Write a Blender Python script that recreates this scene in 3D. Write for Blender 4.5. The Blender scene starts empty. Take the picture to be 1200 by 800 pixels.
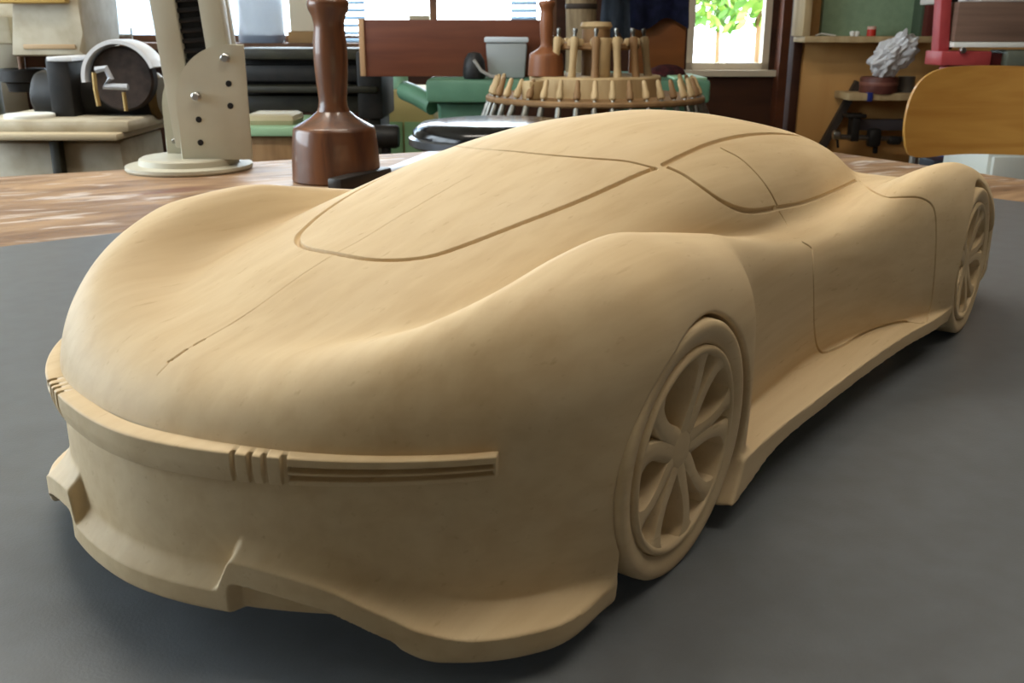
import bpy, bmesh, math, random
import numpy as np
from mathutils import Vector, Matrix
from mathutils.bvhtree import BVHTree

random.seed(7)
rng = np.random.default_rng(7)
scene = bpy.context.scene

# ------------------------------------------------------------------ camera
U = 0.09                                   # one wheel diameter of the model car, in metres
FPX = 1150.0
CAM = np.array([-3.128, -2.788, 2.019]) * U
YAW, PITCH, ROLL = 0.621, 0.309, -0.002
def cam_axes():
    f = np.array([math.cos(YAW)*math.cos(PITCH), math.sin(YAW)*math.cos(PITCH), -math.sin(PITCH)])
    r = np.cross(f, [0, 0, 1.0]); r /= np.linalg.norm(r)
    d = np.cross(f, r)
    c, s = math.cos(ROLL), math.sin(ROLL)
    return c*r + s*d, -s*r + c*d, f
RX, RY, RZ = cam_axes()
cd = bpy.data.cameras.new('camera'); cam = bpy.data.objects.new('camera', cd)
scene.collection.objects.link(cam)
cd.sensor_width = 36.0; cd.lens = FPX/1200*36; cd.clip_start = 0.02; cd.clip_end = 200
cam.matrix_world = Matrix(((RX[0], -RY[0], -RZ[0], CAM[0]), (RX[1], -RY[1], -RZ[1], CAM[1]),
                           (RX[2], -RY[2], -RZ[2], CAM[2]), (0, 0, 0, 1)))
cd.dof.use_dof = True; cd.dof.focus_distance = 0.44; cd.dof.aperture_fstop = 40
scene.camera = cam

def ray(px, py):
    d = RX*((px-600)/FPX) + RY*((py-400)/FPX) + RZ
    return d
def at_z(px, py, z=0.0):
    d = ray(px, py); return CAM + d*((z-CAM[2])/d[2])
FH = np.array([RZ[0], RZ[1], 0]); FH /= np.linalg.norm(FH)      # horizontal forward
RH = np.array([FH[1], -FH[0], 0])                               # horizontal right
def at_f(px, py, dist):
    """point on the ray of a pixel at a horizontal distance (metres) ahead of the lens"""
    d = ray(px, py); return CAM + d*(dist/(d@FH))
def rf(r, f, z=0.0):
    p = CAM + RH*r + FH*f; return np.array([p[0], p[1], z])

# ------------------------------------------------------------------ light
VR = YAW-math.pi/2                               # turn of the room: local x to the right, local y away from the lens
wd = bpy.data.worlds.new('world'); scene.world = wd; wd.use_nodes = True
bgn = wd.node_tree.nodes['Background']
bgn.inputs[0].default_value = (.80, .90, 1.0, 1); bgn.inputs[1].default_value = 12.0
def area(name, loc, rot, sx, sy, energy, col=(1, 1, 1), portal=False):
    l = bpy.data.lights.new(name, 'AREA'); l.shape = 'RECTANGLE'; l.size = sx; l.size_y = sy; l.energy = energy; l.color = col
    if portal: l.cycles.is_portal = True
    o = bpy.data.objects.new(name, l); scene.collection.objects.link(o); o.location = loc; o.rotation_euler = rot
    return o
# daylight comes in by the windows of the back wall and of the left wall
area('daylight_back', rf(-1.0, 5.12, .68), (math.pi/2, 0, VR+math.pi), 2.5, 1.15, 1, portal=True)
area('daylight_garden', rf(1.09, 5.12, .55), (math.pi/2, 0, VR+math.pi), .44, 1.1, 1, portal=True)
area('daylight_left', rf(-2.46, 1.5, .75), (math.pi/2, 0, VR+math.pi*1.5), 2.6, 1.3, 1, portal=True)
scene.view_settings.view_transform = 'Standard'; scene.view_settings.look = 'None'
scene.view_settings.gamma = 1.0; scene.view_settings.use_curve_mapping = False
scene.view_settings.exposure = 0.06

# ------------------------------------------------------------------ materials
def lin(c):
    return tuple(((x/255)/12.92 if x/255 <= .04045 else ((x/255+.055)/1.055)**2.4) for x in c)
MATS = {}
def mat(name, rgb, rough=.6, spec=.4, metal=0, rgb2=None, scale=(20, 20, 20), detail=4, contrast=(.35, .65),
        bump=0, bscale=None, trans=0, coat=0, emit=None, estr=0, alpha=1, dist=0, ior=1.45, noise_rough=0):
    if name in MATS: return MATS[name]
    m = bpy.data.materials.new(name); m.use_nodes = True
    nt = m.node_tree; b = nt.nodes['Principled BSDF']
    b.inputs['Base Color'].default_value = (*lin(rgb), 1)
    b.inputs['Roughness'].default_value = rough; b.inputs['Metallic'].default_value = metal
    b.inputs['Specular IOR Level'].default_value = spec; b.inputs['IOR'].default_value = ior
    b.inputs['Transmission Weight'].default_value = trans; b.inputs['Coat Weight'].default_value = coat
    b.inputs['Alpha'].default_value = alpha
    if emit: b.inputs['Emission Color'].default_value = (*lin(emit), 1); b.inputs['Emission Strength'].default_value = estr
    tc = nt.nodes.new('ShaderNodeTexCoord'); mp = nt.nodes.new('ShaderNodeMapping')
    nt.links.new(tc.outputs['Object'], mp.inputs['Vector']); mp.inputs['Scale'].default_value = scale
    nz = nt.nodes.new('ShaderNodeTexNoise'); nz.inputs['Scale'].default_value = 1; nz.inputs['Detail'].default_value = detail
    nz.inputs['Distortion'].default_value = dist
    nt.links.new(mp.outputs['Vector'], nz.inputs['Vector'])
    if rgb2:
        cr = nt.nodes.new('ShaderNodeValToRGB')
        cr.color_ramp.elements[0].position, cr.color_ramp.elements[1].position = contrast
        cr.color_ramp.elements[0].color = (*lin(rgb), 1); cr.color_ramp.elements[1].color = (*lin(rgb2), 1)
        nt.links.new(nz.outputs['Fac'], cr.inputs['Fac']); nt.links.new(cr.outputs['Color'], b.inputs['Base Color'])
    if noise_rough:
        mr = nt.nodes.new('ShaderNodeMapRange'); mr.inputs['To Min'].default_value = rough-noise_rough; mr.inputs['To Max'].default_value = rough+noise_rough
        nt.links.new(nz.outputs['Fac'], mr.inputs['Value']); nt.links.new(mr.outputs['Result'], b.inputs['Roughness'])
    if bump:
        n2 = nz
        if bscale:
            mp2 = nt.nodes.new('ShaderNodeMapping'); mp2.inputs['Scale'].default_value = bscale
            nt.links.new(tc.outputs['Object'], mp2.inputs['Vector'])
            n2 = nt.nodes.new('ShaderNodeTexNoise'); n2.inputs['Scale'].default_value = 1; n2.inputs['Detail'].default_value = 3
            nt.links.new(mp2.outputs['Vector'], n2.inputs['Vector'])
        bp = nt.nodes.new('ShaderNodeBump'); bp.inputs['Strength'].default_value = bump; bp.inputs['Distance'].default_value = .002
        nt.links.new(n2.outputs['Fac'], bp.inputs['Height']); nt.links.new(bp.outputs['Normal'], b.inputs['Normal'])
    MATS[name] = m
    return m

def wood_car():
    """pale close-grained carving wood: fine grain along the length, faint laminations, small darker flecks"""
    m = bpy.data.materials.new('lime_wood'); m.use_nodes = True
    nt = m.node_tree; b = nt.nodes['Principled BSDF']; N = nt.nodes.new; L = nt.links.new
    tc = N('ShaderNodeTexCoord')
    def noise(sc, det=4, dist=0):
        mp = N('ShaderNodeMapping'); mp.inputs['Scale'].default_value = sc
        L(tc.outputs['Object'], mp.inputs['Vector'])
        n = N('ShaderNodeTexNoise'); n.inputs['Scale'].default_value = 1; n.inputs['Detail'].default_value = det
        n.inputs['Distortion'].default_value = dist; L(mp.outputs['Vector'], n.inputs['Vector']); return n
    def mix(a, c, fac):
        x = N('ShaderNodeMix'); x.data_type = 'RGBA'; x.blend_type = 'MIX'
        L(fac, x.inputs['Factor'])
        for s, k in ((a, 'A'), (c, 'B')):
            if isinstance(s, tuple): x.inputs[6 if k == 'A' else 7].default_value = (*lin(s), 1)
            else: L(s, x.inputs[6 if k == 'A' else 7])
        return x.outputs[2]
    def rng_(n, a, b2, lo=0, hi=1):
        r = N('ShaderNodeMapRange'); r.inputs['From Min'].default_value = a; r.inputs['From Max'].default_value = b2
        r.inputs['To Min'].default_value = lo; r.inputs['To Max'].default_value = hi
        L(n.outputs['Fac'], r.inputs['Value']); return r.outputs['Result']
    grain = noise((9, 160, 160), 5, .3); broad = noise((7, 30, 30), 3, .5); fleck = noise((60, 420, 420), 2)
    c1 = mix((216, 192, 152), (204, 177, 136), rng_(grain, .35, .75))
    c2 = mix(c1, (224, 203, 168), rng_(broad, .4, .75, 0, .5))
    c3 = mix(c2, (178, 146, 104), rng_(fleck, .66, .8, 0, .45))
    L(c3, b.inputs['Base Color'])
    b.inputs['Roughness'].default_value = .62; b.inputs['Specular IOR Level'].default_value = .28
    bp = N('ShaderNodeBump'); bp.inputs['Strength'].default_value = .12; bp.inputs['Distance'].default_value = .0006
    L(grain.outputs['Fac'], bp.inputs['Height']); L(bp.outputs['Normal'], b.inputs['Normal'])
    return m

# ------------------------------------------------------------------ object helpers
COL = scene.collection
def link(o, parent=None):
    COL.objects.link(o)
    if parent: o.parent = parent
    return o
def empty(name, loc, label, cat, group=None, rotz=0, rot=None):
    o = bpy.data.objects.new(name, None); link(o)
    o.location = loc; o.rotation_euler = rot if rot else (0, 0, rotz)
    o.empty_display_size = .02
    return tag(o, label, cat, group)
def tag(o, label=None, cat=None, group=None, kind=None):
    if label: o['label'] = label
    if cat: o['category'] = cat
    if group: o['group'] = group
    if kind: o['kind'] = kind
    return o
def obj(name, bm, m, parent=None, loc=None, rot=None, smooth=True, ang=35):
    me = bpy.data.meshes.new(name); bm.normal_update(); bm.to_mesh(me); bm.free()
    me.materials.append(m)
    if smooth:
        me.shade_smooth()
        try: me.set_sharp_from_angle(angle=math.radians(ang))
        except Exception: pass
    o = bpy.data.objects.new(name, me); link(o, parent)
    if loc is not None: o.location = loc
    if rot is not None: o.rotation_euler = rot
    return o
def box(sx, sy, sz, c=(0, 0, 0), bev=.002, bm=None, rot=None, seg=2, taper=None):
    bm = bm or bmesh.new()
    g = bmesh.ops.create_cube(bm, size=1)
    vs = g['verts']
    for v in vs:
        k = taper if taper and v.co.z > 0 else 1
        v.co = Vector((v.co.x*sx*k, v.co.y*sy*k, v.co.z*sz))
    if bev:
        es = list({e for v in vs for e in v.link_edges})
        r = bmesh.ops.bevel(bm, geom=es, offset=bev, segments=seg, affect='EDGES', profile=.5, clamp_overlap=True)
        vs = list({v for f in r['faces'] for v in f.verts}|{v for v in vs if v.is_valid})
    M = Matrix.Translation(c)
    if rot: M = M @ (rot if isinstance(rot, Matrix) else Matrix.Rotation(rot[0], 4, rot[1]))
    bmesh.ops.transform(bm, matrix=M, verts=vs)
    return bm
def lathe(prof, n=40, bm=None, c=(0, 0, 0), M=None, cap=True):
    """prof: [(radius, z)] from bottom to top"""
    bm = bm or bmesh.new()
    rings = []
    T = (M or Matrix.Identity(4))
    T = Matrix.Translation(c) @ T
    for r, z in prof:
        if r < 1e-6: rings.append([bm.verts.new(T @ Vector((0, 0, z)))])
        else: rings.append([bm.verts.new(T @ Vector((r*math.cos(2*math.pi*k/n), r*math.sin(2*math.pi*k/n), z))) for k in range(n)])
    for a, b in zip(rings, rings[1:]):
        for k in range(n):
            k2 = (k+1) % n
            if len(a) == 1 and len(b) == 1: break
            if len(a) == 1: bm.faces.new((a[0], b[k2], b[k]))
            elif len(b) == 1: bm.faces.new((a[k], a[k2], b[0]))
            else: bm.faces.new((a[k], a[k2], b[k2], b[k]))
    if cap:
        if len(rings[0]) > 1: bm.faces.new(rings[0][::-1])
        if len(rings[-1]) > 1: bm.faces.new(rings[-1])
    return bm
def cyl(r, h, c=(0, 0, 0), n=24, bm=None, axis=None, bev=.001, r2=None):
    r2 = r if r2 is None else r2
    b = min(bev, r*.4, h*.4)
    M = None
    if axis is not None: M = Vector((0, 0, 1)).rotation_difference(Vector(axis)).to_matrix().to_4x4()
    return lathe([(r-b, -h/2), (r, -h/2+b), (r2, h/2-b), (r2-b, h/2)], n, bm, c, M)
def tube(pts, r, n=10, bm=None, closed=False):
    """round bar along points; r a number or one per point"""
    bm = bm or bmesh.new()
    P = [Vector(p) for p in pts]; R = [r]*len(P) if isinstance(r, (int, float)) else r
    rings = []; up = None
    for i, p in enumerate(P):
        t = (P[min(i+1, len(P)-1)]-P[max(i-1, 0)]).normalized()
        if up is None:
            up = t.orthogonal().normalized()
        up = (up-t*up.dot(t)); up = up.normalized() if up.length > 1e-6 else t.orthogonal().normalized()
        s = t.cross(up)
        rings.append([bm.verts.new(p+(up*math.cos(2*math.pi*k/n)+s*math.sin(2*math.pi*k/n))*R[i]) for k in range(n)])
    for a, b in zip(rings, rings[1:]):
        for k in range(n): bm.faces.new((a[k], a[(k+1) % n], b[(k+1) % n], b[k]))
    bm.faces.new(rings[0][::-1]); bm.faces.new(rings[-1])
    return bm
def prism(outline, depth, bm=None, M=None, bev=0, seg=2):
    """outline [(x, z)] counter-clockwise, extruded along y from 0 to depth"""
    bm = bm or bmesh.new(); T = M or Matrix.Identity(4)
    a = [bm.verts.new((x, 0, z)) for x, z in outline]; b = [bm.verts.new((x, depth, z)) for x, z in outline]
    n = len(a)
    fs = [bm.faces.new(a), bm.faces.new(b[::-1])]
    for k in range(n): fs.append(bm.faces.new((a[(k+1) % n], a[k], b[k], b[(k+1) % n])))
    vs = a+b
    if bev:
        es = list({e for f in fs[:2] for e in f.edges})
        r = bmesh.ops.bevel(bm, geom=es, offset=bev, segments=seg, affect='EDGES', profile=.5, clamp_overlap=True)
        vs = list({v for f in r['faces'] for v in f.verts}|{v for v in vs if v.is_valid})
    bmesh.ops.transform(bm, matrix=T, verts=vs)
    bmesh.ops.recalc_face_normals(bm, faces=bm.faces)
    return bm
def arc(cx, cz, r, a0, a1, n=12, rz=None):
    return [(cx+r*math.cos(math.radians(a0+(a1-a0)*k/n)), cz+(rz or r)*math.sin(math.radians(a0+(a1-a0)*k/n))) for k in range(n+1)]
def copy_tree(o, parent=None):
    c = o.copy(); link(c)
    if parent: c.parent = parent
    for ch in list(o.children): copy_tree(ch, c)
    return c
# ------------------------------------------------------------------ room shell (x right, y away, z up from the table top)
FLOOR, CEIL = -.82, 1.75
def vlocal(o, r, f, z=0.0, extra=0.0):
    o.location = rf(r, f, z); o.rotation_euler = (0, 0, VR+extra); return o
def struct(name, bm, m, r=0, f=0, z=0, smooth=False):
    o = obj(name, bm, m, smooth=smooth); vlocal(o, r, f, z); o['kind'] = 'structure'; return o
plaster = mat('plaster', (196, 186, 166), .9, .2, rgb2=(182, 172, 150), scale=(3, 3, 3))
darkwood = mat('dark_wall_wood', (70, 40, 24), .6, .3, rgb2=(52, 28, 17), scale=(3, 3, 14))
plywood = mat('plywood_wall', (206, 160, 100), .6, .3, rgb2=(190, 142, 84), scale=(5, 5, 2), dist=.6)
floor_m = mat('floor_boards', (120, 96, 70), .6, .3, rgb2=(96, 76, 56), scale=(2, 14, 1))
RL, RR, FB, FN = -2.5, 3.0, 5.2, -1.9
def wallbox(x0, x1, y0, y1, z0, z1, bm=None):
    return box(x1-x0, y1-y0, z1-z0, ((x0+x1)/2, (y0+y1)/2, (z0+z1)/2), 0, bm)
struct('floor', wallbox(RL-.1, RR+.1, FN-.1, FB+.1, FLOOR-.1, FLOOR), floor_m)
struct('ceiling', wallbox(RL-.1, RR+.1, FN-.1, FB+.1, CEIL, CEIL+.1), plaster)
# back wall around the ribbon window and the garden window
WA = (-2.26, .22, .11, 1.25); WB = (.885, 1.305, -.02, 1.1)
bm = wallbox(RL-.1, WA[0], FB, FB+.1, FLOOR, CEIL); wallbox(WA[0], WA[1], FB, FB+.1, FLOOR, WA[2], bm); wallbox(WA[0], WA[1], FB, FB+.1, WA[3], CEIL, bm)
wallbox(WA[1], WB[0], FB, FB+.1, FLOOR, CEIL, bm); wallbox(WB[0], WB[1], FB, FB+.1, FLOOR, WB[2], bm); wallbox(WB[0], WB[1], FB, FB+.1, WB[3], CEIL, bm)
wallbox(WB[1], RR+.1, FB, FB+.1, FLOOR, CEIL, bm)
struct('wall_back', bm, darkwood)
# left wall with its wide window
WL = (.2, 2.8, .1, 1.4)
bm = wallbox(RL-.1, RL, FN, WL[0], FLOOR, CEIL); wallbox(RL-.1, RL, WL[0], WL[1], FLOOR, WL[2], bm); wallbox(RL-.1, RL, WL[0], WL[1], WL[3], CEIL, bm); wallbox(RL-.1, RL, WL[1], FB, FLOOR, CEIL, bm)
struct('wall_left', bm, plaster)
struct('wall_right', wallbox(RR, RR+.1, FN, FB, FLOOR, CEIL), darkwood)
struct('wall_near', wallbox(RL-.1, RR+.1, FN-.1, FN, FLOOR, CEIL), mat('grey_plaster', (150, 143, 130), .9, .2))
glass = bpy.data.materials.new('window_glass'); glass.use_nodes = True
nt = glass.node_tree; nt.nodes.clear()
ou = nt.nodes.new('ShaderNodeOutputMaterial'); tr = nt.nodes.new('ShaderNodeBsdfTransparent'); gl = nt.nodes.new('ShaderNodeBsdfGlossy'); mx = nt.nodes.new('ShaderNodeMixShader')
gl.inputs['Roughness'].default_value = .02; mx.inputs[0].default_value = .05; tr.inputs[0].default_value = (.97, .985, .98, 1)
nt.links.new(tr.outputs[0], mx.inputs[1]); nt.links.new(gl.outputs[0], mx.inputs[2]); nt.links.new(mx.outputs[0], ou.inputs[0])
frame_m = mat('window_frame', (120, 84, 58), .5, .4, rgb2=(100, 68, 46), scale=(4, 4, 4))
pale_frame = mat('window_frame_pale', (206, 190, 166), .5, .4)
def window(name, axis, a0, a1, z0, z1, pos, nm, m):
    """axis 'x': in the back wall; 'y': in the left wall"""
    def bx(p0, p1, q0, q1, d0, d1, bm=None):
        return wallbox(p0, p1, d0, d1, q0, q1, bm) if axis == 'x' else wallbox(d0, d1, p0, p1, q0, q1, bm)
    o = bpy.data.objects.new(name, None); link(o); vlocal(o, 0, 0, 0); o['kind'] = 'structure'
    t = .035
    bm = bx(a0, a1, z0, z0+t, pos, pos+.06); bx(a0, a1, z1-t, z1, pos, pos+.06, bm); bx(a0, a0+t, z0, z1, pos, pos+.06, bm); bx(a1-t, a1, z0, z1, pos, pos+.06, bm)
    obj('window_frame', bm, m, o, smooth=False)
    for k in range(1, nm):
        c = a0+(a1-a0)*k/nm; obj('mullion', bx(c-.018, c+.018, z0+t, z1-t, pos, pos+.05), m, o, smooth=False)
    for k in range(nm):
        c0, c1 = a0+(a1-a0)*k/nm, a0+(a1-a0)*(k+1)/nm
        obj('pane', bx(c0+.015, c1-.015, z0+.02, z1-.02, pos+.022, pos+.026), glass, o, smooth=False)
    obj('window_sill', bx(a0-.03, a1+.03, z0-.03, z0, pos-(.26 if nm > 1 else .05), pos+.02) if axis == 'x' else bx(a0-.03, a1+.03, z0-.03, z0, pos, pos+.16), m, o, smooth=False)
window('window_1', 'x', WA[0], WA[1], WA[2], WA[3], FB, 4, frame_m)
window('window_2', 'x', WB[0], WB[1], WB[2], WB[3], FB, 1, pale_frame)
window('window_3', 'y', WL[0], WL[1], WL[2], WL[3], RL-.06, 3, frame_m)
struct('trim_1', wallbox(1.335, 1.55, FB-.10, FB, FLOOR, CEIL), mat('post_wood', (92, 48, 26), .5, .4, rgb2=(70, 36, 20), scale=(4, 4, 10)))
# strip lamps under the ceiling
def strip_lamp(r, f, e, label):
    lamp = empty('ceiling_lamp', rf(r, f, CEIL), label, 'lamp', rotz=VR)
    obj('housing', box(1.5, .22, .06, (0, 0, -.032), .01), mat('lamp_white', (235, 235, 230), .4), lamp)
    obj('diffuser', box(1.4, .16, .02, (0, 0, -.07), .008), mat('lamp_diffuser', (250, 250, 245), .5, emit=(255, 236, 205), estr=6), lamp)
    lo = area('lamp_light', (0, 0, 0), (0, 0, 0), 1.4, .3, e, (1.0, .94, .85)); lo.parent = lamp; lo.location = (0, 0, -.10)
strip_lamp(-.45, 1.45, 20, 'white strip lamp under the ceiling above the mallet end of the table')
strip_lamp(.5, .42, 7.5, 'white strip lamp under the ceiling straight above the car')

# ------------------------------------------------------------------ table and mat
def table_mat():
    m = bpy.data.materials.new('worn_bench_top'); m.use_nodes = True
    nt = m.node_tree; b = nt.nodes['Principled BSDF']; N = nt.nodes.new; L = nt.links.new
    tc = N('ShaderNodeTexCoord')
    def noise(sc, det, dist=0, off=(0, 0, 0)):
        mp = N('ShaderNodeMapping'); mp.inputs['Scale'].default_value = sc; mp.inputs['Location'].default_value = off; L(tc.outputs['Object'], mp.inputs['Vector'])
        n = N('ShaderNodeTexNoise'); n.inputs['Scale'].default_value = 1; n.inputs['Detail'].default_value = det; n.inputs['Distortion'].default_value = dist
        L(mp.outputs['Vector'], n.inputs['Vector']); return n.outputs['Fac']
    def ramp(f, a, c, p0, p1):
        r = N('ShaderNodeValToRGB'); r.color_ramp.elements[0].position = p0; r.color_ramp.elements[1].position = p1
        r.color_ramp.elements[0].color = a; r.color_ramp.elements[1].color = c; L(f, r.inputs['Fac']); return r.outputs['Color']
    def mix(a, c, f):
        x = N('ShaderNodeMix'); x.data_type = 'RGBA'; L(f, x.inputs['Factor'])
        if isinstance(a, tuple): x.inputs[6].default_value = a
        else: L(a, x.inputs[6])
        x.inputs[7].default_value = c; return x.outputs[2]
    g = ramp(noise((5, 16, 5), 6, 1.5), (*lin((122, 92, 66)), 1), (*lin((164, 132, 98)), 1), .36, .62)
    g = mix(g, (*lin((112, 66, 56)), 1), ramp(noise((7, 12, 7), 3, .4, (3, 1, 0)), (0, 0, 0, 1), (.6, .6, .6, 1), .58, .7))
    g = mix(g, (*lin((214, 204, 196)), 1), ramp(noise((9, 30, 9), 5, 1.0, (7, 4, 0)), (0, 0, 0, 1), (.7, .7, .7, 1), 0.57, .68))  # pale streaks put blown window highlights into the colour
    g = mix(g, (*lin((70, 46, 30)), 1), ramp(noise((30, 110, 30), 3, .2, (1, 9, 0)), (0, 0, 0, 1), (.8, .8, .8, 1), .66, .74))
    L(g, b.inputs['Base Color'])
    r = N('ShaderNodeMapRange'); r.inputs['To Min'].default_value = .34; r.inputs['To Max'].default_value = .7; L(noise((11, 30, 11), 4, .5, (5, 5, 0)), r.inputs['Value']); L(r.outputs['Result'], b.inputs['Roughness'])
    bp = N('ShaderNodeBump'); bp.inputs['Strength'].default_value = .5; bp.inputs['Distance'].default_value = .0025; L(noise((14, 60, 14), 5, .6), bp.inputs['Height']); L(bp.outputs['Normal'], b.inputs['Normal'])
    return m
ta = math.atan2(.47, .88)
tcor = (4.04*U, 20.2*U)
tl, tw = 3.1, 1.62
tab = empty('work_table', rf(tcor[0], tcor[1], FLOOR), 'large worn wooden work table with scratched, stained top and painted-in pale highlights', 'table', rotz=VR+ta)
TZ = -.002
obj('table_top', box(tl, tw, .06, (-tl/2, -tw/2, TZ-.03-FLOOR), .004), table_mat(), tab)
legm = mat('table_leg_wood', (128, 92, 58), .6, rgb2=(104, 72, 44), scale=(20, 20, 3))
for lx_ in (-.12, -tl+.12):
    for ly_ in (-.12, -tw+.12): obj('leg', box(.09, .09, -FLOOR-.062, (lx_, ly_, (-FLOOR-.062)/2), .004), legm, tab)
obj('apron', box(tl-.3, .03, .1, (-tl/2, -.12, -FLOOR-.115), .003), legm, tab)
ma = math.atan2(.616, .788)
matm = mat('grey_foam_mat', (104, 108, 112), .36, .55, rgb2=(98, 101, 104), scale=(60, 60, 60), bump=.06, bscale=(900, 900, 900))
mo = obj('cutting_mat', box(2.0, 1.5, .0018, (-1.0, -.75, -.0009), .0006), matm)
mo.location = rf(3.32*U, 15.76*U, 0); mo.rotation_euler = (0, 0, VR+ma)
tag(mo, 'smooth dark grey mat lying flat on the work table under the car', 'mat')
# ------------------------------------------------------------------ the carved car
def pl(xs, ys):
    """smooth (monotone cubic) curve through knots"""
    xs = np.array(xs, float); ys = np.array(ys, float)
    h = np.diff(xs); dl = np.diff(ys)/h
    m = np.zeros(len(xs))
    m[0], m[-1] = dl[0], dl[-1]
    for i in range(1, len(xs)-1):
        if dl[i-1]*dl[i] <= 0: m[i] = 0
        else:
            w1, w2 = 2*h[i]+h[i-1], h[i]+2*h[i-1]
            m[i] = (w1+w2)/(w1/dl[i-1]+w2/dl[i])
    def f(x):
        x = np.clip(x, xs[0], xs[-1])
        i = np.clip(np.searchsorted(xs, x)-1, 0, len(h)-1)
        t = (x-xs[i])/h[i]
        t2, t3 = t*t, t*t*t
        return (2*t3-3*t2+1)*ys[i]+(t3-2*t2+t)*h[i]*m[i]+(-2*t3+3*t2)*ys[i+1]+(t3-t2)*h[i]*m[i+1]
    return f
def smin(a, b, k):
    h = np.maximum(k-np.abs(a-b), 0)/k
    return np.minimum(a, b)-h*h*k*0.25
def smax(a, b, k): return -smin(-a, -b, k)
def sstep(a, b, x):
    t = np.clip((x-a)/(b-a), 0, 1); return t*t*(3-2*t)

c_mid = pl([-1.6,-1.27,-1.15,-1.0,-.88,-.6,-.39,0,.5,1,2,3,4,4.5,5,5.6], [.86,.945,.966,.987,1.008,1.08,1.12,1.14,1.12,1.08,1.0,.96,.95,.96,.92,.82])
c_val = pl([-1.6,-1.25,-1.1,-.95,-.8,-.6,-.4,-.25,0,.3,.6,1,1.5,2,2.5,3,3.5,4,4.5,5,5.6], [.87,.952,.972,.978,.976,.988,1.02,1.05,1.085,1.1,1.10,1.075,1.03,1.0,.985,.985,.99,.985,.95,.90,.81])
c_crest = pl([-1.6,-1.25,-1.05,-.9,-.6,-.3,0,.3,.6,1.05,1.6,2,2.4,2.8,3.2,3.6,3.9,4.3,4.7,5.4,5.7], [.90,.995,1.065,1.112,1.2,1.27,1.29,1.25,1.2,1.125,1.03,.975,.965,1.02,1.13,1.18,1.175,1.12,1.04,.86,.76])
c_yc = pl([-1.6,-1.1,-.8,-.3,.5,1,1.6,2,2.5,3,3.5,4,4.5,5,5.6], [.62,.80,.93,1.0,1.0,1.05,1.07,1.08,1.15,1.26,1.33,1.34,1.3,1.2,1.0])
c_yv = pl([-1.6,-1.1,-.95,-.8,-.6,-.3,0,.6,1.2,2,3,4,5.6], [.15,.22,.34,.48,.61,.69,.71,.78,.88,.88,.85,.8,.7])
c_drop = pl([-1.6,-1,0,1,2,3,4,5.6], [.5,.7,1.0,1.6,2.2,2.2,2.0,1.6])
c_cz = pl([-1.7,-1.2,-.85,-.6,-.39,-.27,0,.36,.8,1.2,1.6,2.1,2.6,3.2,3.8,4.3,4.8,5.3], [.5,.84,1.0,1.10,1.165,1.2,1.275,1.362,1.46,1.525,1.56,1.562,1.525,1.445,1.345,1.22,1.06,.86])
c_cb = pl([-1.7,-1.2,-.8,-.3,.07,.6,1.08,2,2.9,3.7,4.5,5.3], [.47,.80,.95,1.04,1.07,1.09,1.10,1.0,.97,.95,.92,.78])
c_cw = pl([-1.2,-.8,-.45,.07,.6,1.08,1.6,2,2.9,3.7,4.3,4.8,5.3], [.4,.55,.69,.83,.89,.92,.93,.90,.84,.75,.58,.42,.25])
c_side = pl([-.2,0,.2,.55,.63,.74,.87,1.02,1.2,1.5,1.9,2.4,2.9,3.3,3.55,3.8,4.04,4.6,5.6], [1.408,1.395,1.378,1.365,1.35,1.285,1.222,1.19,1.176,1.165,1.16,1.21,1.34,1.47,1.555,1.57,1.565,1.54,1.4])
c_bot2 = pl([-.2,.3,.6,.9,1.2,4,5], [.11,.10,.13,.18,.2,.2,.25])
c_sill = pl([.3,.9,1.4,2,2.8,3.3,3.7], [1.39,1.365,1.38,1.40,1.45,1.51,1.53])
c_lipw = pl([0,.375,.385,.44,.45,.6,.75,.9,1.0,1.15,1.4], [.28,.28,.285,.39,.395,.375,.335,.255,.205,.175,.175])
c_lipe = pl([0,.4,.6,.9,1.0,1.2,1.35], [.045,.045,.055,.085,.11,.14,.12])
c_bot = pl([0,.78,1.05,1.6], [.2,.2,.075,.075])
WF, WR = (0.008, 0.5), (4.05, 0.5)
ARCH = ((0.04, .488, .534), (4.06, .5, .545))

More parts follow.
